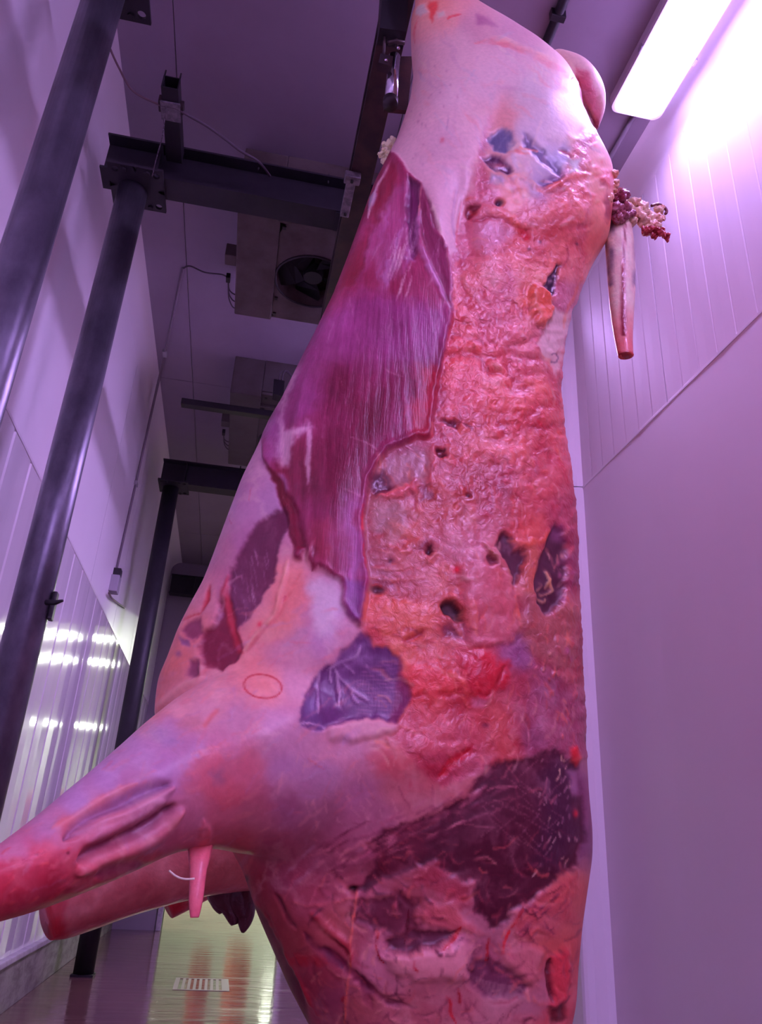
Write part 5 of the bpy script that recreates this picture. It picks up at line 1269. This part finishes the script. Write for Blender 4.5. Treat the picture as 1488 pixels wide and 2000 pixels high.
def meat_material(name='raw_beef'):
    m = bpy.data.materials.new(name); m.use_nodes = True
    nt = m.node_tree; b = nt.nodes['Principled BSDF']; L = nt.links.new

    def N(t): return nt.nodes.new('ShaderNode' + t)
    ac = N('Attribute'); ac.attribute_name = 'tissue'
    ap = N('Attribute'); ap.attribute_name = 'surface'
    sp = N('SeparateXYZ'); L(ap.outputs['Vector'], sp.inputs[0])
    tc = N('TexCoord')
    n1 = N('TexNoise'); n1.inputs['Scale'].default_value = 120; n1.inputs['Detail'].default_value = 5; L(tc.outputs['Object'], n1.inputs['Vector'])
    mp = N('Mapping'); mp.inputs['Scale'].default_value = (420, 420, 30); L(tc.outputs['Object'], mp.inputs['Vector'])
    n2 = N('TexNoise'); n2.inputs['Scale'].default_value = 1.0; n2.inputs['Detail'].default_value = 4; L(mp.outputs[0], n2.inputs['Vector'])
    # colour: fine mottling and fibre streaks
    h1 = N('MapRange'); h1.inputs[1].default_value = 0.3; h1.inputs[2].default_value = 0.7; h1.inputs[3].default_value = 0.94; h1.inputs[4].default_value = 1.06
    L(n1.outputs['Fac'], h1.inputs[0])
    h2 = N('MapRange'); h2.inputs[1].default_value = 0.3; h2.inputs[2].default_value = 0.75; h2.inputs[3].default_value = 0.88; h2.inputs[4].default_value = 1.15
    L(n2.outputs['Fac'], h2.inputs[0])
    mx = N('Mix'); mx.data_type = 'FLOAT'; L(sp.outputs['Z'], mx.inputs[0]); L(h1.outputs[0], mx.inputs[2]); L(h2.outputs[0], mx.inputs[3])
    vm = N('VectorMath'); vm.operation = 'SCALE'; L(ac.outputs['Color'], vm.inputs[0]); L(mx.outputs[0], vm.inputs['Scale'])
    L(vm.outputs[0], b.inputs['Base Color'])
    L(sp.outputs['X'], b.inputs['Roughness'])
    b.inputs['Specular IOR Level'].default_value = 0.34
    cw = N('MapRange'); cw.inputs[3].default_value = 0.06; cw.inputs[4].default_value = 0.42; L(sp.outputs['Y'], cw.inputs[0]); L(cw.outputs[0], b.inputs['Coat Weight']); b.inputs['Coat Roughness'].default_value = 0.15
    # relief: crumbs on the fat, fibre on the muscle
    n3 = N('TexNoise'); n3.inputs['Scale'].default_value = 70; n3.inputs['Detail'].default_value = 4; n3.inputs['Distortion'].default_value = 0.6; L(tc.outputs['Object'], n3.inputs['Vector'])
    ms = N('MapRange'); ms.inputs[3].default_value = 0.10; ms.inputs[4].default_value = 0.7; L(sp.outputs['Y'], ms.inputs[0])
    b1 = N('Bump'); b1.inputs['Distance'].default_value = 0.006; L(ms.outputs[0], b1.inputs['Strength']); L(n3.outputs['Fac'], b1.inputs['Height'])
    mf = N('MapRange'); mf.inputs[3].default_value = 0.0; mf.inputs[4].default_value = 0.35; L(sp.outputs['Z'], mf.inputs[0])
    b2_ = N('Bump'); b2_.inputs['Distance'].default_value = 0.002; L(mf.outputs[0], b2_.inputs['Strength']); L(n2.outputs['Fac'], b2_.inputs['Height']); L(b1.outputs[0], b2_.inputs['Normal'])
    L(b2_.outputs[0], b.inputs['Normal']); L(b2_.outputs[0], b.inputs['Coat Normal'])
    return m


MEAT = meat_material()


def set_attrs(me, col, surf):
    n = len(me.vertices)
    a = me.attributes.new('tissue', 'FLOAT_COLOR', 'POINT')
    a.data.foreach_set('color', np.c_[col, np.ones(n)].astype(np.float32).ravel())
    a = me.attributes.new('surface', 'FLOAT_VECTOR', 'POINT')
    a.data.foreach_set('vector', surf.astype(np.float32).ravel())


# ---- the body volume: rings down the hanging side, then foreleg, hock and tendon, fused into one skin
OUT_L = [(-10, 806), (30, 804), (70, 804), (100, 806), (130, 810), (170, 805), (195, 800), (240, 786), (285, 770), (330, 747), (375, 724), (440, 701), (520, 672), (590, 645), (660, 612), (720, 581), (790, 546),
         (830, 521), (880, 500), (940, 470), (1020, 440), (1080, 418), (1140, 395), (1185, 370), (1235, 345), (1290, 325), (1330, 307), (1400, 300), (1480, 345), (1560, 395), (1640, 440), (1700, 474), (1780, 500), (1850, 530), (1930, 565), (2000, 602), (2150, 680), (2330, 770)]
OUT_R = [(-10, 890), (20, 912), (35, 935), (80, 1004), (125, 1062), (170, 1106), (215, 1126), (260, 1130), (300, 1146), (335, 1170), (365, 1186), (420, 1186), (480, 1180), (510, 1161), (540, 1145), (580, 1130),
         (620, 1112), (660, 1102), (720, 1092), (790, 1088), (860, 1095), (920, 1105), (980, 1112), (1060, 1118), (1130, 1118), (1200, 1122), (1290, 1125), (1400, 1130), (1480, 1130), (1560, 1134), (1620, 1140), (1670, 1140), (1720, 1132), (1800, 1120), (1880, 1112), (1950, 1108), (2000, 1096), (2150, 1070), (2330, 1010)]
#          py    Yc   front  back
DEPTH = [(-10, 1.27, 0.055, 0.06), (60, 1.27, 0.075, 0.08), (160, 1.27, 0.115, 0.13), (280, 1.26, 0.155, 0.17), (420, 1.25, 0.150, 0.17), (560, 1.25, 0.130, 0.15), (800, 1.25, 0.130, 0.15), (1000, 1.25, 0.145, 0.17), (1250, 1.25, 0.160, 0.2),
         (1500, 1.25, 0.165, 0.2), (1750, 1.26, 0.155, 0.2), (2000, 1.28, 0.14, 0.17), (2330, 1.30, 0.09, 0.1)]
ol = np.array(OUT_L, float); orr = np.array(OUT_R, float); dp = np.array(DEPTH, float)
rows = np.arange(22, 2331, 9.0)
NR = 120


def body_rings(rows, ol, orr, dp, ex=2.35, sc=1.0, shift=(0, 0, 0)):
    V = []
    for py in rows:
        xl = np.interp(py, ol[:, 0], ol[:, 1]); xr = np.interp(py, orr[:, 0], orr[:, 1])
        yc, df, db = (np.interp(py, dp[:, 0], dp[:, k]) for k in (1, 2, 3))
        A = aty(xl, py, yc); B = aty(xr, py, yc)
        C = (A + B) / 2; hw = (B - A) / 2
        th = np.linspace(0, 2 * np.pi, NR, endpoint=False)
        c, s = np.cos(th), np.sin(th)
        ca = np.sign(c) * np.abs(c) ** (2 / ex); sa = np.sign(s) * np.abs(s) ** (2 / ex)
        V.append(C + ca[:, None] * hw + np.where(sa > 0, -df, -db)[:, None] * sa[:, None] * np.array([0, 1, 0]))
    return np.array(V)


def loft_faces(bm, V, cap=True):
    rings = [[bm.verts.new(p) for p in ring] for ring in V]
    n = len(rings[0])
    for a, b in zip(rings[:-1], rings[1:]):
        for k in range(n):
            bm.faces.new((a[k], a[(k + 1) % n], b[(k + 1) % n], b[k]))
    if cap:
        bm.faces.new(rings[0][::-1]); bm.faces.new(rings[-1])


def limb(bm, spec, seg=36):
    """spec rows: px, py, depth y, half width across in pixels, half thickness towards the viewer in metres"""
    C = [aty(a, b, y) for a, b, y, _, _ in spec]
    V = []
    for i, (a, b, y, rw, rd) in enumerate(spec):
        t = _n(C[min(i + 1, len(C) - 1)] - C[max(i - 1, 0)])
        ydir = np.array([0, 1.0, 0]); vd = _n(ydir - t * t.dot(ydir)); ud = np.cross(t, vd)
        dist = ((C[i] - EYE) @ W2C.T)[2]
        ru = rw * dist / F_PX
        th = np.linspace(0, 2 * np.pi, seg, endpoint=False)
        V.append(C[i] + ru * np.cos(th)[:, None] * ud + rd * np.sin(th)[:, None] * vd)
    loft_faces(bm, V)


def densify(spec, n=6):
    return [tuple(p) for p in curve_pts(np.array(spec, float), n)]


bm = bmesh.new()
loft_faces(bm, body_rings(rows, ol, orr, dp))
limb(bm, densify([(-190, 1790, 0.86, 66, 0.046), (-90, 1755, 0.89, 64, 0.045), (0, 1726, 0.93, 69, 0.048), (55, 1700, 0.955, 78, 0.054), (115, 1667, 0.985, 88, 0.060), (170, 1634, 1.01, 98, 0.066), (235, 1594, 1.04, 108, 0.074), (300, 1552, 1.07, 120, 0.082),
                  (360, 1520, 1.10, 140, 0.092), (430, 1494, 1.125, 165, 0.10), (520, 1480, 1.15, 180, 0.105), (620, 1485, 1.18, 185, 0.10), (730, 1500, 1.22, 165, 0.085)]))
limb(bm, densify([(855, 60, 1.27, 50, 0.045), (846, 16, 1.27, 38, 0.034), (842, -60, 1.27, 32, 0.030), (856, -130, 1.27, 42, 0.04), (870, -190, 1.27, 46, 0.042)], 4))
limb(bm, densify([(918, 60, 1.27, 30, 0.026), (922, 15, 1.27, 16, 0.016), (920, -40, 1.27, 14, 0.014), (900, -120, 1.27, 18, 0.016), (885, -180, 1.27, 30, 0.026)], 4))
# lobe of the rump behind the thigh
limb(bm, densify([(1075, 112, 1.28, 16, 0.03), (1112, 150, 1.28, 36, 0.06), (1134, 190, 1.28, 42, 0.07), (1146, 222, 1.28, 34, 0.06), (1153, 254, 1.28, 14, 0.03)], 5))
bmesh.ops.recalc_face_normals(bm, faces=bm.faces)
me0 = bpy.data.meshes.new('volume'); bm.to_mesh(me0); bm.free()
tmp = bpy.data.objects.new('volume', me0); COL.objects.link(tmp)
md = tmp.modifiers.new('fuse', 'REMESH'); md.mode = 'VOXEL'; md.voxel_size = 0.0050; md.adaptivity = 0
dg = bpy.context.evaluated_depsgraph_get()
ev = tmp.evaluated_get(dg); me1 = ev.to_mesh()
nv = len(me1.vertices); P = np.empty(nv * 3, np.float32); me1.vertices.foreach_get('co', P); P = P.reshape(-1, 3).astype(float)
nl = len(me1.loops); li = np.empty(nl, np.int32); me1.loops.foreach_get('vertex_index', li)
npoly = len(me1.polygons); lt = np.empty(npoly, np.int32); ls = np.empty(npoly, np.int32)
me1.polygons.foreach_get('loop_total', lt); me1.polygons.foreach_get('loop_start', ls)
quad = lt == 4
Q = li[ls[quad][:, None] + np.arange(4)]
ev.to_mesh_clear(); bpy.data.objects.remove(tmp); bpy.data.meshes.remove(me0)


def smooth_verts(P, E, it, lam=0.5):
    for _ in range(it):
        acc = np.zeros_like(P); cnt = np.zeros(len(P))
        for k in range(3):
            acc[:, k] = np.bincount(E[:, 0], P[E[:, 1], k], len(P)) + np.bincount(E[:, 1], P[E[:, 0], k], len(P))
        cnt = np.bincount(E.ravel(), minlength=len(P))
        P = P + lam * (acc / np.maximum(cnt, 1)[:, None] - P)
    return P


def edges_of(F):
    E = np.concatenate([F[:, [k, (k + 1) % F.shape[1]]] for k in range(F.shape[1])])
    return np.unique(np.sort(E, 1), axis=0)


def normals_of(P, F):
    fn = np.cross(P[F[:, 2]] - P[F[:, 0]], P[F[:, 3]] - P[F[:, 1]])
    N = np.zeros_like(P)
    for k in range(4):
        for a in range(3):
            N[:, a] += np.bincount(F[:, k], fn[:, a], len(P))
    return N / np.maximum(np.linalg.norm(N, axis=1), 1e-12)[:, None]


def split_quads(P, F):
    E = np.concatenate([F[:, [k, (k + 1) % 4]] for k in range(4)])
    Es = np.sort(E, 1); key = Es[:, 0].astype(np.int64) * (len(P) + 1) + Es[:, 1]
    uq, first, inv = np.unique(key, return_index=True, return_inverse=True)
    mid = (P[Es[first, 0]] + P[Es[first, 1]]) / 2
    n0 = len(P); nF = len(F)
    cen = P[F].mean(1)
    em = inv.reshape(4, nF) + n0
    ci = n0 + len(uq) + np.arange(nF)
    out = np.concatenate([np.c_[F[:, k], em[k], ci, em[(k - 1) % 4]] for k in range(4)])
    return np.concatenate([P, mid, cen]), out


P = smooth_verts(P, edges_of(Q), 20)
print('fused', len(P))
fc = P[Q].mean(1); fnn = np.cross(P[Q[:, 2]] - P[Q[:, 0]], P[Q[:, 3]] - P[Q[:, 1]])
facing = ((fc - EYE) * fnn).sum(1) / np.maximum(np.linalg.norm(fnn, axis=1) * np.linalg.norm(fc - EYE, axis=1), 1e-12)
if np.median(facing[np.abs(fc[:, 1] - 1.1) < 0.06]) > 0:
    Q = Q[:, ::-1]; facing = -facing
ppx, ppy = project(fc)
vis = (facing < 0.12) & (ppx > -60) & (ppx < 1300) & (ppy > -60) & (ppy < 2060)
Pn, Fv = split_quads(P, Q[vis])
F_all = np.concatenate([Fv, Q[~vis]])
# keep the seam between fine and coarse faces still
rim = np.zeros(len(Pn), bool); rim[np.unique(Q[~vis])] = True
Nn = normals_of(Pn, F_all)
Psm = smooth_verts(Pn, edges_of(Fv), 3)
mv = np.zeros(len(Pn), bool); mv[np.unique(Fv)] = True; mv &= ~rim
Pn[mv] = Psm[mv]
vx, vy = project(Pn)
fac = -((Pn - EYE) * Nn).sum(1) / np.linalg.norm(Pn - EYE, axis=1)
wgt = np.clip(fac * 2.2 - 0.1, 0, 1) * mv
hv = sample(HGT, vx, vy)
Pn = Pn + Nn * (hv * wgt)[:, None]
rim_n = fbm(vx, vy, 16, 3, 810) * sample(LMP, vx, vy) * 0.007 * mv * np.clip(1 - fac, 0, 1)
Pn = Pn + Nn * rim_n[:, None]
used = np.unique(F_all); remap = np.full(len(Pn), -1); remap[used] = np.arange(len(used))
Pn = Pn[used]; F_all = remap[F_all]; vx, vy = vx[used], vy[used]
bme = bpy.data.meshes.new('carcass_body')
bme.vertices.add(len(Pn)); bme.vertices.foreach_set('co', Pn.astype(np.float32).ravel())
bme.loops.add(F_all.size); bme.loops.foreach_set('vertex_index', F_all.astype(np.int32).ravel())
bme.polygons.add(len(F_all)); bme.polygons.foreach_set('loop_start', np.arange(0, F_all.size, 4, dtype=np.int32))
bme.polygons.foreach_set('loop_total', np.full(len(F_all), 4, np.int32))
bme.polygons.foreach_set('use_smooth', np.ones(len(F_all), bool))
bme.update(calc_edges=True); bme.validate()
set_attrs(bme, sample(ALB, vx, vy), np.c_[sample(RGH, vx, vy), np.clip(sample(LMP * np.clip(0.35 + LOIN, 0, 1), vx, vy), 0, 1), np.clip(sample(FIB, vx, vy), 0, 1)])

beef = thing('beef_carcass', 'large skinned side of beef hanging in front, hind leg up and foreleg to the left', 'carcass', tuple(aty(850, 600, 1.25)), 'carcasses hanging in the cold store')
link('body', bme, MEAT, beef)


def meat_piece(name, bm, par, fcol, rough=0.34, lump=0.4, fib=0.0, smooth=True, label=None):
    """small piece of the carcass: fcol(P) gives display colours per vertex"""
    bmesh.ops.recalc_face_normals(bm, faces=bm.faces)
    me = bpy.data.meshes.new(name); bm.to_mesh(me); bm.free()
    n = len(me.vertices); P = np.empty(n * 3, np.float32); me.vertices.foreach_get('co', P); P = P.reshape(-1, 3).astype(float)
    col = np.clip(lin(np.clip(fcol(P), 3, 240)) / WB * 0.95, 0.004, 0.86)
    set_attrs(me, col, np.c_[np.full(n, rough), np.full(n, lump), np.full(n, fib)])
    if smooth:
        me.polygons.foreach_set('use_smooth', np.ones(len(me.polygons), bool))
    o = link(name, me, MEAT, par)
    if label:
        o['label'] = label
    return o


def solid(c, amp=14, sc=0.02, seed=4):
    c = np.array(c, float)

    def fn(P):
        n = fbm(P[:, 0] * 1000 + P[:, 1] * 400, P[:, 2] * 1000, sc * 1000, 3, seed) * 2
        return c + n[:, None] * np.array([amp, amp * 1.2, amp * 1.2])
    return fn


# tail with its split underside
TY = 1.235
tspec = densify([(1207, 388, TY, 17, 0.017), (1206, 430, TY, 26, 0.024), (1211, 490, TY, 29, 0.026), (1214, 560, TY, 27, 0.024), (1215, 610, TY, 23, 0.021), (1217, 650, TY, 19, 0.017), (1220, 680, TY, 16, 0.015), (1222, 695, TY, 15, 0.014)], 10)
bm = bmesh.new(); limb(bm, tspec, 40)


def tail_col(P):
    x, y = project(P)
    c = np.array([[206, 148, 188]]) + fbm(x, y, 18, 4, 7)[:, None] * np.array([40, 50, 40])
    t = np.clip((y - 590) / 80, 0, 1)[:, None]
    c = c * (1 - t) + np.array([[196, 88, 120]]) * t
    cx = np.interp(y, [430, 480, 540, 600, 660, 700], [1221, 1219, 1217, 1216, 1218, 1222])
    m = np.exp(-((x - cx - 3 * fbm(x, y, 9, 2, 3)) / np.interp(y, [430, 520, 600, 680], [2.0, 2.6, 5.0, 5.0])) ** 2)[:, None] * ((y > 432) & (y < 655))[:, None]
    c = c * (1 - m) + np.array([[112, 12, 40]]) * m
    b = np.clip((np.abs(x - cx) - 15) / 8, 0, 1)[:, None] * np.clip(fbm(x, y, 26, 2, 19) * 3 + 0.35, 0, 1)[:, None] * (y < 560)[:, None]
    c = c * (1 - b) + np.array([[112, 78, 128]]) * b
    d = np.clip((y - 684) / 8, 0, 1)[:, None]
    return c * (1 - d) + np.array([[132, 26, 44]]) * d


tail = meat_piece('tail', bm, beef, tail_col, 0.28, 0.45, label='pale tail with a dark split down its underside')
bm = bmesh.new()
tc_ = aty(1222, 692, TY)
tube(bm, [tc_ + np.array([0.0125 * math.cos(a), 0.0105 * math.sin(a), -0.001 + 0.002 * math.sin(2 * a)]) for a in np.linspace(0, 2 * math.pi, 22)], 0.0042, 8, False)
meat_piece('tail_end', bm, tail, solid((178, 60, 80)), 0.25, 0.3)


def blob_cluster(bm, items, seed):
    rs = random.Random(seed)
    for px, py, y, rp in items:
        for j in range(4):
            f_ = 0.85 if j == 0 else rs.uniform(0.35, 0.62)
            jx, jy = (0, 0) if j == 0 else (rs.uniform(-0.8, 0.8) * rp, rs.uniform(-0.8, 0.8) * rp)
            c = aty(px + jx, py + jy, y + (0 if j == 0 else rs.uniform(-0.012, 0.006))); dist = ((c - EYE) @ W2C.T)[2]; rr = f_ * rp * dist / F_PX
            ret = bmesh.ops.create_icosphere(bm, subdivisions=3, radius=1.0)
            sx, sy, sz = rs.uniform(0.6, 1.3), rs.uniform(0.7, 1.2), rs.uniform(0.6, 1.3)
            ph = rs.uniform(0, 6); a_, b_ = rs.uniform(2, 5), rs.uniform(2, 6)
            for v in ret['verts']:
                d = v.co.copy()
                k = rr * (1 + 0.24 * math.sin(a_ * d.x + ph) * math.cos(b_ * d.z + ph) + 0.16 * math.sin(8 * d.y + 6 * d.x + ph))
                v.co = Vector(c) + Vector((d.x * k * sx, d.y * k * sy, d.z * k * sz))


bm = bmesh.new()
blob_cluster(bm, [(1212, 392, 1.21, 17), (1204, 408, 1.205, 15), (1222, 410, 1.205, 15), (1212, 378, 1.22, 12), (1217, 424, 1.20, 13), (1206, 428, 1.205, 11), (1200, 394, 1.22, 12)], 1)
meat_piece('tail_head', bm, beef, solid((128, 50, 92), 42, 0.012, 9), 0.24, 0.9, label='dark red knob of muscle at the root of the tail')
bm = bmesh.new()
blob_cluster(bm, [(1238, 398, 1.22, 14), (1252, 406, 1.22, 13), (1244, 420, 1.22, 15), (1262, 414, 1.225, 12), (1270, 424, 1.225, 13), (1256, 432, 1.22, 14), (1276, 438, 1.225, 12), (1288, 412, 1.23, 10), (1284, 430, 1.23, 9), (1264, 450, 1.225, 11), (1292, 426, 1.23, 7), (1234, 432, 1.22, 12), (1230, 412, 1.215, 12)], 2)
meat_piece('tail_fat', bm, beef, solid((222, 135, 162), 26, 0.012, 12), 0.3, 0.8, label='ragged clump of pink fat beside the tail root')
bm = bmesh.new()
blob_cluster(bm, [(1270, 448, 1.215, 9), (1282, 452, 1.22, 9), (1292, 452, 1.22, 8), (1302, 464, 1.22, 7), (1296, 458, 1.22, 7), (1276, 460, 1.22, 7), (1262, 452, 1.22, 8), (1304, 470, 1.22, 4)], 3)
meat_piece('tail_shred', bm, beef, solid((150, 34, 64), 34, 0.010, 22), 0.2, 0.8, label='dark red shreds under the tail fat')
bm = bmesh.new()
tube(bm, curve_pts([aty(*p, 1.225) for p in ((1272, 402), (1286, 399), (1297, 404), (1302, 413), (1299, 418))], 6), [0.0035] * 24 + [0.003], 8)
meat_piece('vein', bm, beef, solid((98, 44, 70)), 0.25, 0.3)
bm = bmesh.new()
blob_cluster(bm, [(1160, 330, 1.17, 12), (1172, 345, 1.18, 14), (1186, 352, 1.19, 15), (1194, 366, 1.195, 13), (1178, 372, 1.175, 13), (1186, 386, 1.18, 12), (1196, 345, 1.21, 9), (1200, 358, 1.21, 9), (1182, 338, 1.20, 9)], 4)
meat_piece('rump_fat', bm, beef, solid((218, 122, 138), 26, 0.014, 32), 0.3, 0.9)
# pale flap of fat sticking out behind the flank
bm = bmesh.new()
blob_cluster(bm, [(768, 279, 1.33, 10), (760, 286, 1.33, 11), (753, 296, 1.33, 10), (748, 306, 1.33, 8), (758, 303, 1.33, 12), (772, 289, 1.33, 10), (749, 316, 1.33, 7), (756, 315, 1.33, 9), (771, 275, 1.33, 7)], 6)
meat_piece('fat_flap', bm, beef, solid((236, 170, 188), 22, 0.012, 41), 0.32, 0.6, label='pale flap of fat behind the upper flank')
# strip of film hanging under the elbow, thin sinew beside it
bm = bmesh.new()
pts = [aty(a, b, y) for a, b, y in ((392, 1640, 1.10), (388, 1690, 1.07), (385, 1730, 1.06), (382, 1765, 1.055), (380, 1792, 1.055))]
tube(bm, curve_pts(pts, 5), list(np.interp(np.linspace(0, 1, 21), [0, 0.3, 0.7, 1], [0.018, 0.0105, 0.0085, 0.005])), 12, True, 0.6)
meat_piece('hanging_strip', bm, beef, solid((200, 80, 125), 16), 0.35, 0.2, label='pink strip of film hanging under the elbow')
bm = bmesh.new()
tube(bm, curve_pts([aty(a, b, 1.03) for a, b in ((330, 1700), (345, 1712), (362, 1717), (380, 1716))], 6), 0.0013, 6)
meat_piece('sinew', bm, beef, solid((225, 170, 200), 5), 0.4, 0.0)
# gambrel hook from the rail through the hock
t = thing('meat_hook', 'steel roller hook on the rail holding the hind leg of the front carcass', 'hook', (RX, 1.27, 2.9))
hk = aty(884, -80, 1.27)
tube_obj('hook', curve_pts([np.array([RX, 1.27, RZ - 0.03]), np.array([RX + 0.02, 1.27, RZ - 0.15]), hk + np.array([-0.055, 0, 0.10]), hk + np.array([-0.02, 0, -0.01]), hk + np.array([0.01, 0, -0.022]), hk + np.array([0.03, 0, 0.015])], 8), 0.009, CHROME, t, 12)
bm = bmesh.new(); bx(bm, (RX - 0.055, 1.245, RZ - 0.035), (RX + 0.055, 1.295, RZ - 0.0005), 0.004); from_bm('trolley', bm, RAILM, t)


# ---- carcasses hanging further back, of which only the feet show
def back_carcass(name_label, yc, cx_px, group_shift, shank, shred):
    t = thing('beef_carcass', name_label, 'carcass', tuple(aty(cx_px, 1200, yc)), 'carcasses hanging in the cold store')
    L_ = [(240, cx_px - 30), (420, cx_px - 70), (700, cx_px - 110), (1000, cx_px - 150), (1300, cx_px - 190), (1500, cx_px - 210), (1640, cx_px - 170), (1720, cx_px - 80)]
    R_ = [(240, cx_px + 60), (420, cx_px + 120), (700, cx_px + 90), (1000, cx_px + 110), (1300, cx_px + 120), (1500, cx_px + 130), (1640, cx_px + 130), (1720, cx_px + 110)]
    D_ = [(240, yc, 0.05, 0.05), (420, yc, 0.14, 0.14), (1000, yc, 0.13, 0.13), (1400, yc, 0.16, 0.16), (1720, yc, 0.08, 0.08)]
    bm = bmesh.new()
    global NR
    NR = 48
    loft_faces(bm, body_rings(np.arange(240, 1721, 24.0), np.array(L_, float), np.array(R_, float), np.array(D_, float)))

    def col(P):
        x, y = project(P)
        n = fbm(x, y, 60, 4, 61)[:, None]
        return np.array([[170, 85, 110]]) + n * np.array([90, 70, 70])
    meat_piece('body', bm, t, col, 0.38, 0.4)
    if shank:
        bm = bmesh.new(); limb(bm, densify(shank, 5), 28)

        def scol(P):
            x, y = project(P)
            e = np.clip((shank[-1][0] + 44 - x) / 18 + fbm(x, y, 14, 2, 5), 0, 1)[:, None]
            c = np.array([[190, 92, 128]]) + fbm(x, y, 24, 4, 71)[:, None] * np.array([40, 60, 70])
            low = np.clip((y - np.interp(x, [80, 380], [1800, 1725])) / 30, 0, 1)[:, None]
            c = c * (1 - 0.35 * low) + np.array([[120, 20, 40]]) * 0.35 * low
            return c * (1 - e) + np.array([[160, 26, 50]]) * e
        meat_piece('foreshank', bm, t, scol, 0.3, 0.35)
    if shred:
        for pts, w in shred:
            bm = bmesh.new()
            c = [aty(a, b, yc - 0.06) for a, b in pts]
            tube(bm, curve_pts(c, 5), list(np.interp(np.linspace(0, 1, 5 * (len(pts) - 1) + 1), np.linspace(0, 1, len(w)), np.array(w) * (yc / 1300.0))), 12)
            meat_piece('neck_shred', bm, t, solid((74, 26, 52), 18), 0.3, 0.5, label='dark shred of neck meat')
    hkp = aty(cx_px, 260, yc)
    tube_obj('gambrel', [hkp - np.array([0, 0, 0.05]), np.array([hkp[0], yc, ZC])], 0.010, STEEL, t, 8)
    return t


back_carcass('second carcass behind the first, its cut foreshank showing below the big foreleg', 1.80, 890, 0,
             [(760, 1560, 1.76, 130, 0.10), (620, 1610, 1.71, 110, 0.10), (480, 1660, 1.66, 75, 0.075), (400, 1690, 1.62, 56, 0.062), (330, 1712, 1.59, 50, 0.056), (250, 1735, 1.56, 50, 0.055), (170, 1765, 1.53, 49, 0.054), (120, 1785, 1.51, 46, 0.050), (92, 1797, 1.50, 38, 0.042)],
             [([(452, 1690), (440, 1740), (452, 1775), (458, 1806)], (30, 28, 14, 5)), ([(475, 1690), (470, 1750), (478, 1790), (474, 1822)], (26, 26, 14, 2)), ([(430, 1690), (428, 1750), (436, 1782)], (22, 16, 6))])
back_carcass('third carcass farthest back, a small cut shank end showing above the floor', 2.35, 890, 0,
             [(760, 1580, 2.31, 100, 0.10), (600, 1640, 2.25, 80, 0.09), (450, 1690, 2.2, 45, 0.06), (390, 1728, 2.16, 32, 0.048), (350, 1752, 2.13, 30, 0.044), (326, 1766, 2.12, 28, 0.040)], None)


# ---- sides of beef in the bright room beyond, seen as red streaks in the wet floor
for i, (x, y, w) in enumerate(((-0.02, 9.6, 0.13), (0.40, 10.4, 0.17))):
    t = thing('beef_carcass', ('left' if i == 0 else 'right') + ' quarter of beef hanging low in the far room beyond the doorway', 'carcass', (x, y, 0.6), 'quarters of beef in the far room')
    bm = bmesh.new()
    V = []
    for z, k, d in ((0.36, 0.35, 0.3), (0.44, 0.8, 0.7), (0.58, 1.0, 1.0), (0.74, 0.85, 0.9), (0.90, 0.75, 0.8), (1.02, 0.9, 0.8), (1.12, 0.6, 0.5), (1.18, 0.22, 0.25), (1.22, 0.16, 0.2)):
        th = np.linspace(0, 2 * np.pi, 20, endpoint=False)
        V.append(np.c_[x + w * k * np.cos(th), y + w * d * np.sin(th), np.full(20, z)])
    loft_faces(bm, np.array(V))
    meat_piece('body', bm, t, lambda P: np.array([[175, 70, 75]]) + fbm(P[:, 0] * 900, P[:, 2] * 500, 90, 4, 5)[:, None] * np.array([120, 110, 100]), 0.4, 0.3)
    tube_obj('hook', [(x, y, 1.2), (x, y, ZC)], 0.008, STEEL, t, 8)
